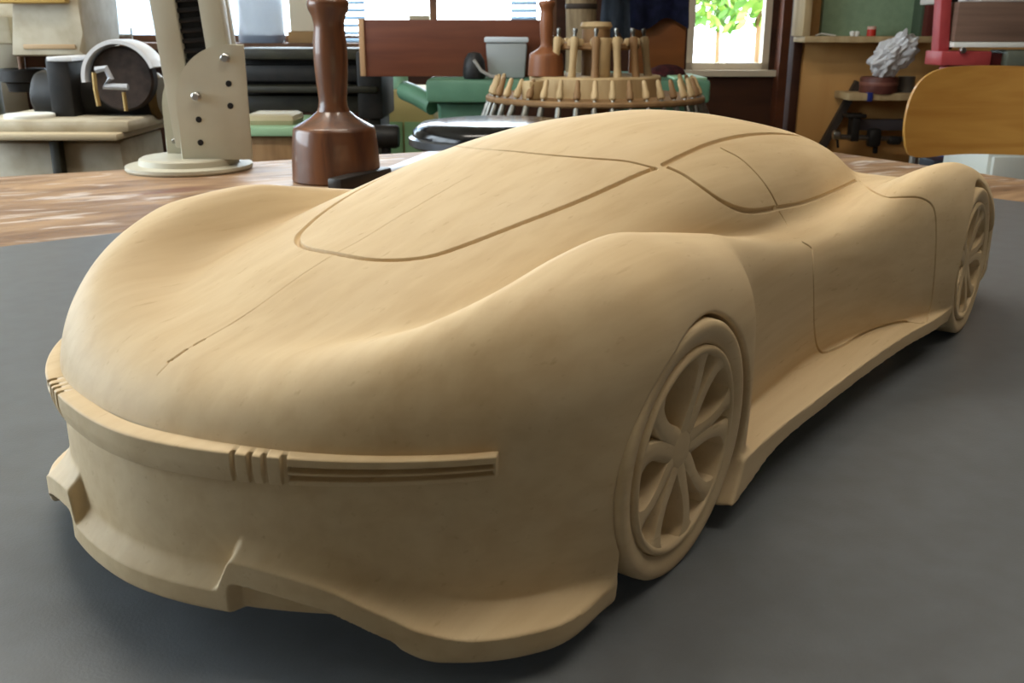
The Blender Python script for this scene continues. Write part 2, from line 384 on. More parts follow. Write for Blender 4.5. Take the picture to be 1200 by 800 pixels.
def body_field(u, v, w):
    y = np.abs(v)
    # upper skin: hood, valleys, fender crests
    mid, val, crest, yc, yv, drop = (f(u) for f in (c_mid, c_val, c_crest, c_yc, c_yv, c_drop))
    def H(y):
        a = mid+(val-mid)*sstep(0, 1, y/yv)
        b = val+(crest-val)*sstep(0, 1, (y-yv)/(yc-yv))
        h = np.where(y < yv, a, b)
        return np.where(y > yc, crest-drop*(y-yc)**2, h)
    h0 = H(y)
    sl = (H(y+.01)-H(np.maximum(y-.01, 0)))/.02
    top = (w-h0)/np.sqrt(1.0+np.minimum(sl*sl, 4)+.06)
    # cabin
    B, zb = c_cw(u), c_cb(u); hh = np.maximum(c_cz(u)-zb, .02)
    zz = w-zb
    r = np.sqrt((y/B)**2+(zz/hh)**2)+1e-6
    g = np.sqrt((y/(B*B))**2+(zz/(hh*hh))**2)/r+1e-6
    cab = (r-1)/np.maximum(g, .8)
    kk = .045+.10*(1-sstep(-.5, .2, u))+.06*sstep(1.6, 2.6, u)
    top = smin(top, cab, kk)
    # plan outline
    A, Bn, p = 1.24, 1.408, 1.80+.07*np.tanh(v/.3)
    e = np.clip((w-c_lipw(y))/(.07-.02*sstep(.8, 1.05, y)+.06*sstep(.6, .9, v)), 0, 1)
    el = (c_lipe(y)+.02*sstep(.5, .9, v)+.012*(1-sstep(.8, 1.0, y)))*(1-e)**1.8
    rec = sstep(.425, .44, y)*(1-sstep(.80, .95, y))*(1-sstep(-.095, -.08, w-c_lipw(y)))
    el = el*(1-rec)+.012*rec
    el = el*(1-sstep(-.84, -.42, u))
    q1, q2 = np.maximum(-.2-u, 0)/A, y/Bn
    rr = (q1**p+q2**p)**(1/p)+1e-6
    gg = np.sqrt((q1**(p-1)/A)**2+(q2**(p-1)/Bn)**2)*rr**(1-p)
    nose = ((rr-1)/np.maximum(gg, .3)-el+.028*((w-.6)/.5)**2*sstep(-.9, -.2, u))*.97
    sd = y-(c_side(u)-(.028+.022*sstep(.6, 1.1, u))*((w-.6)/.5)**2)
    side = np.where(u < -.2, nose, sd*.97)
    # blunt tail
    q1 = np.maximum(u-4.6, 0)/.92; q2 = y/1.52
    rr = (q1**2.4+q2**2.4)**(1/2.4)
    tail = (rr-1)*.95
    side = np.where(u > 4.6, np.maximum(side, tail), side)
    ks = .18+.13*(1-sstep(-1.0, -.2, u))-.04*sstep(-.5, -.1, u)*(1-sstep(.5, .9, u))
    f = smax(top, side, ks)
    bot = np.where(u < -.2, c_bot(y), c_bot2(u)+.02*sstep(.62, .8, u))-w
    f = smax(f, bot, .022+.025*sstep(.8, 1.1, y))
    # sill shelf along the flank
    sl = np.maximum(np.maximum(y-c_sill(u), np.maximum(w-.28, c_bot2(u)-w)), np.maximum(.3-u, u-3.72))
    f = smin(f, sl, .035)
    # wheel arches
    for a, b, rad in ARCH:
        cyl = np.sqrt((u-a)**2+(w-b)**2)-rad
        cut = np.maximum(cyl, .92-y)
        cut2 = np.maximum(np.maximum(np.maximum(a-u-rad*.93, u-a), w-.32), .92-y)
        f = smax(f, -np.minimum(cut, cut2), .02)
    return f

def extract(h=0.0125):
    us = np.arange(-1.66, 5.66, h); vs = np.arange(-1.68, 1.68, h); ws = np.arange(.03, 1.68, h)
    blocks = []
    for i in range(0, len(us), 64):
        blocks.append(body_field(us[i:i+64, None, None], vs[None, :, None], ws[None, None, :]).astype(np.float32))
    f = np.concatenate(blocks, 0)
    nx, ny, nz = f.shape
    s = f < 0
    cnt = np.zeros((nx-1, ny-1, nz-1), np.int8)
    for a in (0, 1):
        for b in (0, 1):
            for c in (0, 1): cnt += s[a:nx-1+a, b:ny-1+b, c:nz-1+c]
    act = (cnt > 0) & (cnt < 8)
    ids = -np.ones(act.shape, np.int64); ci = np.argwhere(act); ids[act] = np.arange(len(ci))
    acc = np.zeros((len(ci), 3)); n = np.zeros(len(ci))
    corners = [(a, b, c) for a in (0, 1) for b in (0, 1) for c in (0, 1)]
    vals = {k: f[ci[:, 0]+k[0], ci[:, 1]+k[1], ci[:, 2]+k[2]] for k in corners}
    for k in corners:
        for ax in range(3):
            if k[ax] == 0:
                k2 = list(k); k2[ax] = 1; k2 = tuple(k2)
                a, b = vals[k], vals[k2]; m = (a < 0) != (b < 0)
                t = np.where(m, a/np.where(m, a-b, 1), 0)
                p = np.tile(np.array(k, float), (len(ci), 1)); p[:, ax] += t
                acc[m] += p[m]; n[m] += 1
    pos = ci+acc/n[:, None]
    P = np.stack([us[0]+pos[:, 0]*h, vs[0]+pos[:, 1]*h, ws[0]+pos[:, 2]*h], 1)
    quads = []
    for ax in range(3):
        sl0 = [slice(None)]*3; sl1 = [slice(None)]*3
        sl0[ax] = slice(0, -1); sl1[ax] = slice(1, None)
        a, b = s[tuple(sl0)], s[tuple(sl1)]
        e = np.argwhere(a != b); o1, o2 = [x for x in range(3) if x != ax]
        ok = (e[:, o1] > 0) & (e[:, o2] > 0) & (e[:, o1] < f.shape[o1]-1) & (e[:, o2] < f.shape[o2]-1)
        e = e[ok]; inside = a[tuple(e.T)]
        c = []
        for d1, d2 in ((1, 1), (0, 1), (0, 0), (1, 0)):
            q = e.copy(); q[:, o1] -= d1; q[:, o2] -= d2; c.append(ids[tuple(q.T)])
        q = np.stack(c, 1)
        flip = inside if ax != 1 else ~inside
        q[~flip] = q[~flip][:, ::-1]
        quads.append(q)
    return P, np.concatenate(quads)

def snap(P, it=2, lim=.006):
    e = 1e-3
    for _ in range(it):
        f0 = body_field(P[:, 0], P[:, 1], P[:, 2])
        g = np.stack([(body_field(*(P+np.eye(3)[i]*e).T)-body_field(*(P-np.eye(3)[i]*e).T))/(2*e) for i in range(3)], 1)
        st = f0/np.maximum((g*g).sum(1), .15)
        d = g*st[:, None]; L = np.linalg.norm(d, axis=1)
        d *= np.minimum(1, lim/np.maximum(L, 1e-9))[:, None]
        P = P-d
    return P, g/np.maximum(np.linalg.norm(g, axis=1), 1e-6)[:, None]
WOOD = wood_car()
def np_mesh(name, V, F, m, parent=None):
    me = bpy.data.meshes.new(name)
    me.vertices.add(len(V)); me.vertices.foreach_set('co', np.ascontiguousarray(V, np.float32).ravel())
    F = np.asarray(F); k = F.shape[1]
    me.loops.add(F.size); me.loops.foreach_set('vertex_index', F.ravel().astype(np.int32))
    me.polygons.add(len(F)); me.polygons.foreach_set('loop_start', (np.arange(len(F))*k).astype(np.int32))
    me.update(calc_edges=True); me.validate()
    me.materials.append(m); me.shade_smooth()
    o = bpy.data.objects.new(name, me); link(o, parent)
    return o

car = empty('model_car', (0, 0, 0), 'hand carved pale wooden sports car model on grey mat', 'model car')
PV, QF = extract(); PV, _ = snap(PV)
bvh = BVHTree.FromPolygons([Vector(p) for p in PV*U], QF[:, :].tolist())
def on_body(pix, dense=4):
    """carved line given as photo points: drop them on the body skin"""
    out = []
    for (a, b) in zip(pix, pix[1:]):
        L = math.hypot(b[0]-a[0], b[1]-a[1]); n = max(1, int(L/dense))
        for k in range(n): out.append((a[0]+(b[0]-a[0])*k/n, a[1]+(b[1]-a[1])*k/n))
    out.append(pix[-1]); r = []
    for p in out:
        d = Vector(ray(*p)).normalized(); hit = bvh.ray_cast(Vector(CAM), d)
        if hit[0] is not None: r.append(np.array(hit[0])/U)
    return np.array(r)
def spline(pix, n=8):
    P = [np.array(p, float) for p in pix]; P = [2*P[0]-P[1]]+P+[2*P[-1]-P[-2]]; out = []
    for i in range(1, len(P)-2):
        for k in range(n):
            t = k/n; a, b, c, d = P[i-1:i+3]
            out.append(tuple(.5*((2*b)+(c-a)*t+(2*a-5*b+4*c-d)*t*t+(3*b-a-3*c+d)*t**3)))
    out.append(tuple(P[-2])); return out
# windscreen outline: right half traced, mirrored over the centre line
ws_r = on_body(spline([(768,197),(745,206),(680,235),(600,266),(540,289),(505,300),(470,304.5),(435,304),(402,299)]))
ws_t = on_body(spline([(768,197),(735,189),(700,186),(650,182),(610,178)]))
dlo_u = on_body(spline([(778,193),(800,182),(830,169),(862,160.5),(895,156.5),(925,157.5),(942,161),(952,166)]))
dlo_l = on_body(spline([(778,194),(800,204),(822,219),(845,235),(865,244.5),(885,247.5),(908,244)]))
dlo_b = on_body(spline([(908,244),(940,238),(970,227),(992,217),(1003,211)]))
dlo_v = on_body(spline([(846,174),(868,186),(888,205),(902,224),(911,241)]))
door_f = on_body(spline([(941,284),(949,289),(952,297),(953.5,340),(954,380),(957,404),(963,413),(972,412)]))
door_b = on_body(spline([(972,412),(990,404),(1012,391),(1035,382),(1060,377),(1078,379),(1085,377)]))
door_r = on_body(spline([(1085,377),(1091,355),(1095,320),(1097,280),(1096,252),(1091,239),(1078,232),(1060,231),(1040,231),(1022,224),(1008,212)]))
stub = on_body(spline([(913,248),(919,257),(923,265)]))
seam = on_body([(186,440),(240,400.5),(292,370),(375,309),(402,294),(474,250),(505.5,236),(539,219),(560,208)])
crack = [on_body([(197,424),(206,418),(219,409)]), on_body([(229,404.5),(238,402.5),(246,399)]), on_body([(274,383),(292,370.5)])]
for s in [seam]+crack: s[:, 1] = np.clip(s[:, 1], -.012, .012)
def close_mid(a):
    a = a[a[:, 1] < 0]
    return np.vstack([a, [[a[-1, 0], 0, a[-1, 2]]]])
ws_r, ws_t = close_mid(ws_r), close_mid(ws_t)
M3 = np.array([1, -1, 1])
# (polyline, half width, depth, mirrored)
CUTS = [(ws_r, .013, .02, 1), (ws_t, .010, .016, 1), (dlo_u, .015, .02, 1), (dlo_l, .015, .02, 1), (dlo_b, .013, .013, 1), (dlo_v, .011, .016, 1),
        (door_f, .0075, .012, 1), (door_b, .008, .012, 1), (door_r, .0075, .010, 1), (stub, .005, .006, 1),
        (seam, .0028, .0022, 0), (crack[0], .0045, .012, 0), (crack[1], .0045, .012, 0), (crack[2], .003, .005, 0)]
segs = []
for P_, hw, dp, mi in CUTS:
    for Q_ in ([P_, P_*M3] if mi else [P_]):
        if len(Q_) > 1: segs.append((Q_, hw, dp))
def seg_dist(X, Q_):
    best = np.full(len(X), 9.0)
    for a, b in zip(Q_, Q_[1:]):
        lo, hi = np.minimum(a, b)-.06, np.maximum(a, b)+.06
        m = np.where(((X > lo) & (X < hi)).all(1))[0]
        if len(m) == 0: continue
        d = b-a; t = np.clip(((X[m]-a)@d)/max(d@d, 1e-12), 0, 1)
        best[m] = np.minimum(best[m], np.linalg.norm(X[m]-a-t[:, None]*d, axis=1))
    return best
occ = np.zeros((250, 120, 60), bool)
def cell(X): return tuple(np.clip(((X-np.array([-1.8, -1.8, -.05]))/.03).astype(int), 0, np.array(occ.shape)-1).T)
for Q_, hw, dp in segs:
    for a, b in zip(Q_, Q_[1:]):
        for t in np.linspace(0, 1, max(2, int(np.linalg.norm(b-a)/.015)+1)):
            c = np.array(cell((a+(b-a)*t)[None])).ravel(); occ[c[0]-1:c[0]+2, c[1]-1:c[1]+2, c[2]-1:c[2]+2] = True
def near_mask(X, r):
    m = np.zeros(len(X), bool); k = np.where(occ[cell(X)])[0]; S = X[k]; mm = np.zeros(len(k), bool)
    for Q_, hw, dp in segs: mm |= seg_dist(S, Q_) < hw+r
    m[k] = mm
    return m
# refine the skin around the carved lines, then cut them in
V, F = PV, QF
for lev, rad in ((0, .022), (1, .010)):
    nm = near_mask(V, rad)
    sel = nm[F].any(1)
    if lev == 0:
        X = V[F[:, 0]]
        sel |= (X[:, 0] < -.7) & (X[:, 2] < .46) & (X[:, 2] > .08)
        sel |= (X[:, 0] > .35) & (X[:, 0] < 3.6) & (X[:, 1] < -1.1) & (X[:, 2] < .32)
        for a_, b_, r_ in ARCH: sel |= (np.abs(np.hypot(X[:, 0]-a_, X[:, 2]-b_)-r_) < .05) & (X[:, 1] < -1.1)
    keep, ref = F[~sel], F[sel]
    # split each selected quad in four; cracks at the border are closed by triangles via bmesh-free T-vertex weld
    e = np.concatenate([np.sort(ref[:, [0, 1]], 1), np.sort(ref[:, [1, 2]], 1), np.sort(ref[:, [2, 3]], 1), np.sort(ref[:, [3, 0]], 1)])
    ue, inv = np.unique(e, axis=0, return_inverse=True); inv = inv.reshape(-1)
    n = len(ref); base = len(V)
    mids = (V[ue[:, 0]]+V[ue[:, 1]])/2; cen = V[ref].mean(1)
    V = np.vstack([V, mids, cen])
    m0, m1, m2, m3 = (base+inv[i*n:(i+1)*n] for i in range(4)); cc = base+len(ue)+np.arange(n)
    new = np.concatenate([np.stack([ref[:, 0], m0, cc, m3], 1), np.stack([m0, ref[:, 1], m1, cc], 1), np.stack([cc, m1, ref[:, 2], m2], 1), np.stack([m3, cc, m2, ref[:, 3]], 1)])
    # midpoints on the border stay on the straight edge so that no gap opens
    cnt = np.bincount(inv, minlength=len(ue)); border = np.zeros(len(V), bool); border[base:base+len(ue)] = cnt == 1
    F = np.concatenate([keep, new])
    mv = np.zeros(len(V), bool); mv[base:] = True; mv &= ~border
    Vn, _ = snap(V[mv], 2, .004); V[mv] = Vn
e_ = 1e-3
nm = np.where(near_mask(V, .004))[0]
X = V[nm]
g = np.stack([(body_field(*(X+np.eye(3)[i]*e_).T)-body_field(*(X-np.eye(3)[i]*e_).T)) for i in range(3)], 1)
g /= np.maximum(np.linalg.norm(g, axis=1), 1e-9)[:, None]
dep = np.zeros(len(X))
for Q_, hw, dp in segs:
    d = seg_dist(X, Q_)/hw
    dep = np.maximum(dep, dp*np.clip(1-d**4, 0, 1)**.8*(d < 1))
V[nm] = X-g*dep[:, None]
body = np_mesh('body', V*U, F, WOOD, car)

# ---- light bar: raised moulding round the nose with cut ribs and lamp strips
def plan(y, off):
    A, Bn, p = 1.24, 1.408, 1.80+.07*math.tanh(y/.3)
    u = -.2-A*max(1-(abs(y)/Bn)**p, 0)**(1/p)
    du = -A/Bn*(max(1-(abs(y)/Bn)**p, 1e-6))**(1/p-1)*-(abs(y)/Bn)**(p-1)*(1 if y > 0 else -1)
    n = np.array([-1, du]); n /= np.linalg.norm(n)
    return np.array([u, y])+n*off
ys = np.linspace(-1.115, 1.115, 1400)
ribs = [.452, .503, .545, .600]
rows = [(-.055, .0)]+[(z, 1) for z in np.linspace(-.052, .052, 42)]+[(.056, .0)]
bv = []
for y in ys:
    a = abs(y)
    zc = .717
    hs = 1-.22*max(0, (a-.45)/.67)                       # slimmer towards the ends
    for (z, k) in rows:
        o = .034+.014*min(1, max(0, (y-.3)/.4))-.012*max(0, -z/.052)**1.5 if k else -.03
        if k and z > .045: o -= .010*((z-.045)/.007)**2
        if k:
            for q, r in enumerate(ribs):
                hw = (.0095 if q < 3 else .011)*(1.3 if y > 0 else 1)
                if abs(a-r) < hw: o = min(o, .012 if abs(a-r) < hw*.75 else .012+.022*(abs(a-r)/hw-.75)/.25)
            if .612 < a < 1.10:
                for zg in (.008, -.022):
                    d = abs(z-zg)/.0115
                    if d < 1: o = min(o, .034-.030*(1-d**2)) if zg > 0 else min(o, o-.026*(1-d**2))
            if a > 1.105: o = o*max(.0, 1-(a-1.105)/.01)-.005
        p = plan(y, o)
        bv.append((p[0], p[1], zc+z*hs))
bv = np.array(bv).reshape(len(ys), len(rows), 3)
nI, nJ = len(ys), len(rows)
idx = np.arange(nI*nJ).reshape(nI, nJ)
bf = np.stack([idx[:-1, :-1], idx[1:, :-1], idx[1:, 1:], idx[:-1, 1:]], -1).reshape(-1, 4)
bar = np_mesh('light_bar', bv.reshape(-1, 3)*U, bf, WOOD, car)

# ---- wheels
SPK = [83, 51, 17, -8, -45, -80, -118, -157, 166, 136]
def wheel(cu, cw, face, sgn, rad, lean=0.0):
    """face: y of the outer face; sgn side; local x along u, y outwards, z up"""
    def T(P): return [((cu+x)*U, sgn*(face+y+lean*z)*U, (cw+z)*U) for x, y, z in P]
    bm = bmesh.new(); n = 96
    k = rad/.5
    prof = [(.30,-.38),(.46,-.38),(.492,-.39),(.5,-.35),(.5,-.04),(.497,-.016),(.488,-.004),(.472,.0),(.448,-.003),(.424,-.010),(.406,-.020),(.400,-.05)]
    inner = [(.400,-.05),(.399,-.14),(.390,-.18),(0,-.185)]
    def rev(pr):
        rings = []
        for r, y in pr:
            if r == 0: rings.append([bm.verts.new(T([(0, y, 0)])[0])]); continue
            rings.append([bm.verts.new(T([(k*r*math.cos(2*math.pi*i/n), y, k*r*math.sin(2*math.pi*i/n))])[0]) for i in range(n)])
        for a, b in zip(rings, rings[1:]):
            for i in range(n):
                j = (i+1) % n
                bm.faces.new((a[i], a[j], b[0]) if len(b) == 1 else (a[i], a[j], b[j], b[i]))
    rev(prof+inner[1:])
    bmesh.ops.recalc_face_normals(bm, faces=bm.faces)
    w = obj('wheel', bm, WOOD, car, ang=50)
    # rim ring
    bm = bmesh.new(); rings = []
    pr = [(.402,-.18),(.402,-.014),(.397,-.004),(.388,.001),(.374,-.003),(.368,-.012),(.366,-.18)]
    for r, y in pr: rings.append([bm.verts.new(T([(k*r*math.cos(2*math.pi*i/n), y, k*r*math.sin(2*math.pi*i/n))])[0]) for i in range(n)])
    for a, b in zip(rings, rings[1:]):
        for i in range(n): bm.faces.new((a[i], a[(i+1) % n], b[(i+1) % n], b[i]))
    bmesh.ops.recalc_face_normals(bm, faces=bm.faces)
    obj('rim', bm, WOOD, w, ang=60)
    # hub
    bm = bmesh.new(); rings = []
    for r, y in [(.104,-.18),(.100,-.044),(.09,-.034),(.06,-.029),(.03,-.028),(0,-.028)]:
        rings.append([bm.verts.new(T([(0, y, 0)])[0])] if r == 0 else [bm.verts.new(T([(k*r*math.cos(2*math.pi*i/32), y, k*r*math.sin(2*math.pi*i/32))])[0]) for i in range(32)])
    for a, b in zip(rings, rings[1:]):
        for i in range(32):
            j = (i+1) % 32
            bm.faces.new((a[i], a[j], b[0]) if len(b) == 1 else (a[i], a[j], b[j], b[i]))
    bmesh.ops.recalc_face_normals(bm, faces=bm.faces)
    obj('hub', bm, WOOD, w, ang=60)
    for q, A in enumerate(SPK):
        A = math.radians(A); bm = bmesh.new(); rows_ = []
        wide = 1.35 if q in (9, 8) else 1.0
        for t in np.linspace(0, 1, 12):
            r = .07+.31*t
            hw = (.025+.006*t+.045*max(0, (t-.78)/.22)**2+.014*max(0, (.4-t)/.4))*wide
            yt = -.030+.024*t
            a = A+.10*math.sin(math.pi*t)*(1 if q % 2 else -1)
            ca, sa = math.cos(a), math.sin(a)
            sec = [(-hw*1.15, -.18), (-hw, yt-.012), (-hw*.86, yt-.003), (-hw*.3, yt), (hw*.3, yt), (hw*.86, yt-.003), (hw, yt-.012), (hw*1.15, -.18)]
            rows_.append([bm.verts.new(T([(k*(r*ca-s*sa), yy, k*(r*sa+s*ca))])[0]) for s, yy in sec])
        for a, b in zip(rows_, rows_[1:]):
            for i in range(7): bm.faces.new((a[i], a[i+1], b[i+1], b[i]))
        bm.faces.new(rows_[0]); bm.faces.new(rows_[-1][::-1])
        bmesh.ops.recalc_face_normals(bm, faces=bm.faces)
        obj('spoke', bm, WOOD, w, ang=50)
    return w
for s in (-1, 1):
    wheel(WF[0], .508, 1.362, s, .508, .05)
    wheel(WR[0], .502, 1.525, s, .502)
# ------------------------------------------------------------------ things around the car
def lx(px, f, py=100): return float((at_f(px, py, f)-CAM)@RH)
def lz(py, f, px=600): return float(at_f(px, py, f)[2])
def thing(name, r, f, z, label, cat, group=None, turn=0.0):
    return empty(name, rf(r, f, z), label, cat, group, rotz=VR+turn)
class Fr:
    """pixel rectangles -> boxes in the local frame of a thing whose base stands at (r, f, z)"""
    def __init__(s, r, f, z): s.r, s.f, s.z = r, f, z
    def box(s, x0, x1, y0, y1, f0, f1, bev=.003, bm=None, zb=None):
        a, b = lx(x0, f0, (y0+y1)/2), lx(x1, f0, (y0+y1)/2)
        t, u = lz(y0, f0, (x0+x1)/2), (lz(y1, f0, (x0+x1)/2) if zb is None else zb)
        return box(b-a, f1-f0, t-u, ((a+b)/2-s.r, (f0+f1)/2-s.f, (t+u)/2-s.z), bev, bm)
    def p(s, px, py, f): return Vector((lx(px, f, py)-s.r, f-s.f, lz(py, f, px)-s.z))

cream = mat('cream_paint', (192, 188, 170), .45, .45, rgb2=(182, 176, 156), scale=(14, 14, 14))
cream2 = mat('cream_machine_paint', (190, 182, 162), .5, .4, rgb2=(168, 156, 132), scale=(18, 18, 18))
iron = mat('black_iron', (22, 21, 20), .5, .4, rgb2=(34, 31, 28), scale=(30, 30, 30))
olive = mat('olive_machine', (52, 50, 38), .5, .4, rgb2=(36, 34, 27), scale=(16, 16, 30))
steel = mat('bright_steel', (190, 190, 188), .28, .5, metal=1)
dsteel = mat('dull_steel', (120, 118, 112), .4, .5, metal=1, rgb2=(150, 148, 140), scale=(60, 60, 60))
green = mat('green_paint', (96, 138, 112), .45, .45, rgb2=(84, 124, 100), scale=(10, 10, 10))
mint = mat('pale_green_paint', (150, 186, 150), .5, .4)
walnut = mat('walnut', (116, 72, 42), .38, .5, rgb2=(74, 43, 26), scale=(40, 40, 6), dist=1.0, coat=.35)
redbrown = mat('red_brown_panel', (112, 62, 42), .5, .4, rgb2=(96, 52, 35), scale=(3, 3, 30))
palewood = mat('pale_wood', (186, 162, 122), .6, .3, rgb2=(166, 140, 100), scale=(30, 30, 6))
tanwood = mat('tan_wood', (146, 114, 78), .6, .3, rgb2=(122, 92, 60), scale=(30, 30, 6))
blackp = mat('black_plastic', (22, 22, 24), .35, .5)
white = mat('white_paint', (226, 226, 220), .5, .4)

# ---- carver's mallets
def mallet(r, f, z, s, m, label, turn=0):
    """turned one-piece mallet; s scales the 0.222 m one"""
    t = thing('carving_mallet', r, f, z, label, 'mallet', turn=turn)
    head = [(.0535, 0), (.0553, .002), (.0548, .02), (.053, .045), (.0512, .062), (.0500, .0655), (.0470, .0675), (.038, .0725), (.028, .0785), (.0205, .085)]
    obj('head', lathe([(a*s, b*s) for a, b in head], 64), m, t, ang=40)
    grip = [(.0205, .0845), (.0178, .092), (.0172, .100), (.0185, .115), (.0200, .135), (.0207, .155), (.0203, .172), (.0186, .188), (.0183, .196), (.0205, .206), (.0243, .214), (.0253, .2195), (.0248, .224), (.0215, .2275), (.012, .2295), (.0, .230)]
    obj('handle', lathe([(a*s, (.0845+(b-.0845)*.93)*s) for a, b in grip], 48), m, t, ang=60)
    return t
mallet(-2.47*U, 13.86*U, TZ, 1.0, walnut, 'dark walnut carving mallet standing on the work table behind the car')

# ---- flat steel lying on the table
def bar_on_table(name, p0, p1, w, h, m, label, cat):
    a, b = at_z(*p0), at_z(*p1); c = (a+b)/2; d = b-a; L = np.linalg.norm(d[:2])
    o = obj(name, box(L, w, h, (0, 0, h/2), min(h, w)*.2), m)
    o.location = (c[0], c[1], TZ); o.rotation_euler = (0, 0, math.atan2(d[1], d[0])); return tag(o, label, cat)
bar_on_table('steel_bar', (392, 223), (452, 208), .02, .016, mat('dark_steel', (58, 55, 52), .4, .5, metal=.6), 'dark steel bar lying on the table beside the walnut mallet', 'bar')
bar_on_table('steel_rule', (440, 207), (510, 179), .022, .004, mat('satin_steel', (170, 170, 176), .4, .5, metal=.8), 'bright steel rule lying on the table behind the windscreen', 'ruler')

# ---- cream clamp stand on the table
r0, f0 = -4.88*U, 14.95*U
st = thing('clamp_stand', r0, f0, TZ, 'cream steel clamp stand with tilted rack column and round base', 'stand')
fr = Fr(r0, f0, TZ)
obj('base', lathe([(.081, 0), (.0835, .003), (.083, .007), (.066, .0085), (.0645, .0155), (.0615, .0175), (0, .0175)], 72), cream, st, ang=30)
def plate(x0, x1, y0, y1, f, th, rr):
    a, b = fr.p(x0, y1, f), fr.p(x1, y0, f)
    w, h = b.x-a.x, b.z-a.z; cx, cz = w*.78, h-w*.78
    out = [(0, 0), (w, 0), (w, h)]+[(w*.78-w*.78*math.sin(k*math.pi/24), h-w*.78+w*.78*math.cos(k*math.pi/24)) for k in range(13)]
    return prism(out, th, None, Matrix.Translation((a.x, f-f0, a.z)), .0012)
FP_, BP_ = f0-.030, f0+.030
pf = obj('side_plate', plate(213, 285, 52, 187, FP_, .005, 1), cream, st, smooth=True)
obj('side_plate', plate(196, 268, 60, 184, BP_, .005, 1), cream, st)
for (px, py) in ((265, 68), (231, 113)):
    c = fr.p(px, py, FP_); bm = cyl(.0058, .010, (c.x, c.y-.004, c.z), 16, axis=(0, 1, 0), bev=.0015); obj('bolt', bm, steel, pf)
for (px, py) in ((268, 98), (270, 124), (233, 140), (235, 167)):
    c = fr.p(px, py, FP_); bm = cyl(.0040, .0016, (c.x, c.y-.0002, c.z), 16, axis=(0, 1, 0), bev=.0004); obj('hole_shade', bm, blackp, pf)  # flat black discs paint in the shade of the bolt holes
for (px, py) in ((209, 131), (211, 165)):
    c = fr.p(px, py, FP_+.02); obj('bolt', cyl(.004, .02, tuple(c), 12, axis=(1, 0, 0)), dsteel, st)
# tilted column between the plates: two rails with the toothed rack between them
a, b = fr.p(252, 168, f0), fr.p(213, -60, f0); ax = (b-a).normalized(); Lc = (b-a).length
q = Vector((0, 0, 1)).rotation_difference(ax).to_matrix().to_4x4(); T0 = Matrix.Translation(a) @ q
def colbox(x0, x1, y0, y1, z0=0, z1=None, bev=.002):
    z1 = Lc if z1 is None else z1
    bm = box(x1-x0, y1-y0, z1-z0, ((x0+x1)/2, (y0+y1)/2, (z0+z1)/2), bev); bmesh.ops.transform(bm, matrix=T0, verts=bm.verts); return bm
col = obj('column', colbox(-.046, .044, .004, .024), cream, st)
obj('rail', colbox(-.046, -.014, -.024, .003), cream, col); obj('rail', colbox(.016, .044, -.024, .003), cream, col)
obj('rack', colbox(-.0138, .0158, -.012, .003, bev=.0005), blackp, col)
for k in range(20): obj('tooth', colbox(-.0138, .0158, -.020, -.012, .006+k*.0125, .0118+k*.0125, .001), blackp, col)

# ---- chisel carousel with its tools
FC = 2.55; rc = lx(697, FC); zt = lambda py: lz(py, FC, 697)
ca = thing('tool_carousel', rc, FC, FLOOR, 'round tiered wooden carousel stand holding carving tools', 'tool stand')
z1, z2, z3 = zt(111)-FLOOR, zt(88)-FLOOR, zt(50)-FLOOR
R1, R2, R3 = .272, .165, .108
obj('foot', lathe([(.24, 0), (.24, .03), (.06, .05), (0, .05)], 40), tanwood, ca)
obj('post', cyl(.035, zt(33)-FLOOR-.05, (0, 0, (zt(33)-FLOOR+.05)/2), 24), tanwood, ca)
obj('lower_tier', lathe([(.0, z1-.014), (R1, z1-.014), (R1+.003, z1-.010), (R1+.003, z1-.004), (R1, z1), (0, z1)], 72), tanwood, ca, ang=30)
obj('drum', lathe([(R2, z1), (R2, z2-.004), (R2-.004, z2), (0, z2)], 64), palewood, ca, ang=30)
obj('upper_tier', lathe([(0, z3-.016), (R3-.004, z3-.016), (R3, z3-.012), (R3, z3-.003), (R3-.004, z3), (0, z3)], 56), tanwood, ca, ang=30)
zt4 = zt(29)-FLOOR
obj('cap', lathe([(0, zt4-.012), (.034, zt4-.012), (.040, zt4-.004), (.036, zt4+.006), (.0, zt4+.008)], 36), palewood, ca, ang=40)
for k in range(22):
    a = 2*math.pi*k/22; obj('peg', lathe([(.0065, z3-.006), (.008, z3+.003), (.006, z3+.010), (0, z3+.011)], 10, None, ((R3-.004)*math.cos(a), (R3-.004)*math.sin(a), 0)), palewood, ca)
def chisel(kind, hm, label):
    """base at the ring: the handle rises above it, the blade hangs below"""
    t = empty('carving_chisel', (0, 0, 0), label, 'chisel', 'carving chisels in the carousel')
    if kind == 0:
        obj('handle', lathe([(.0042, -.004), (.0085, .0), (.009, .012), (.0065, .02), (.006, .034), (.0045, .042), (.0, .044)], 12), hm, t)
        obj('blade', lathe([(0, -.115), (.0085, -.110), (.0075, -.03), (.0045, -.004)], 10), dsteel, t)
    else:
        obj('handle', lathe([(.008, -.115), (.0135, -.105), (.0105, -.085), (.0085, -.05), (.0095, -.01), (.0115, .004), (.009, .012), (0, .014)], 14), hm, t)
        obj('blade', lathe([(.004, .012), (.004, .02), (.006, .026), (.005, .032), (0, .033)], 10), dsteel, t)
    return t
hms = [palewood, tanwood, mat('ash_handle', (196, 170, 128), .5, rgb2=(176, 148, 106), scale=(40, 40, 8))]
base_c = [chisel(0, hms[i], 'carving chisel slotted upright into the lower ring of the carousel') for i in range(3)]
first = [True]*3; N1 = 40
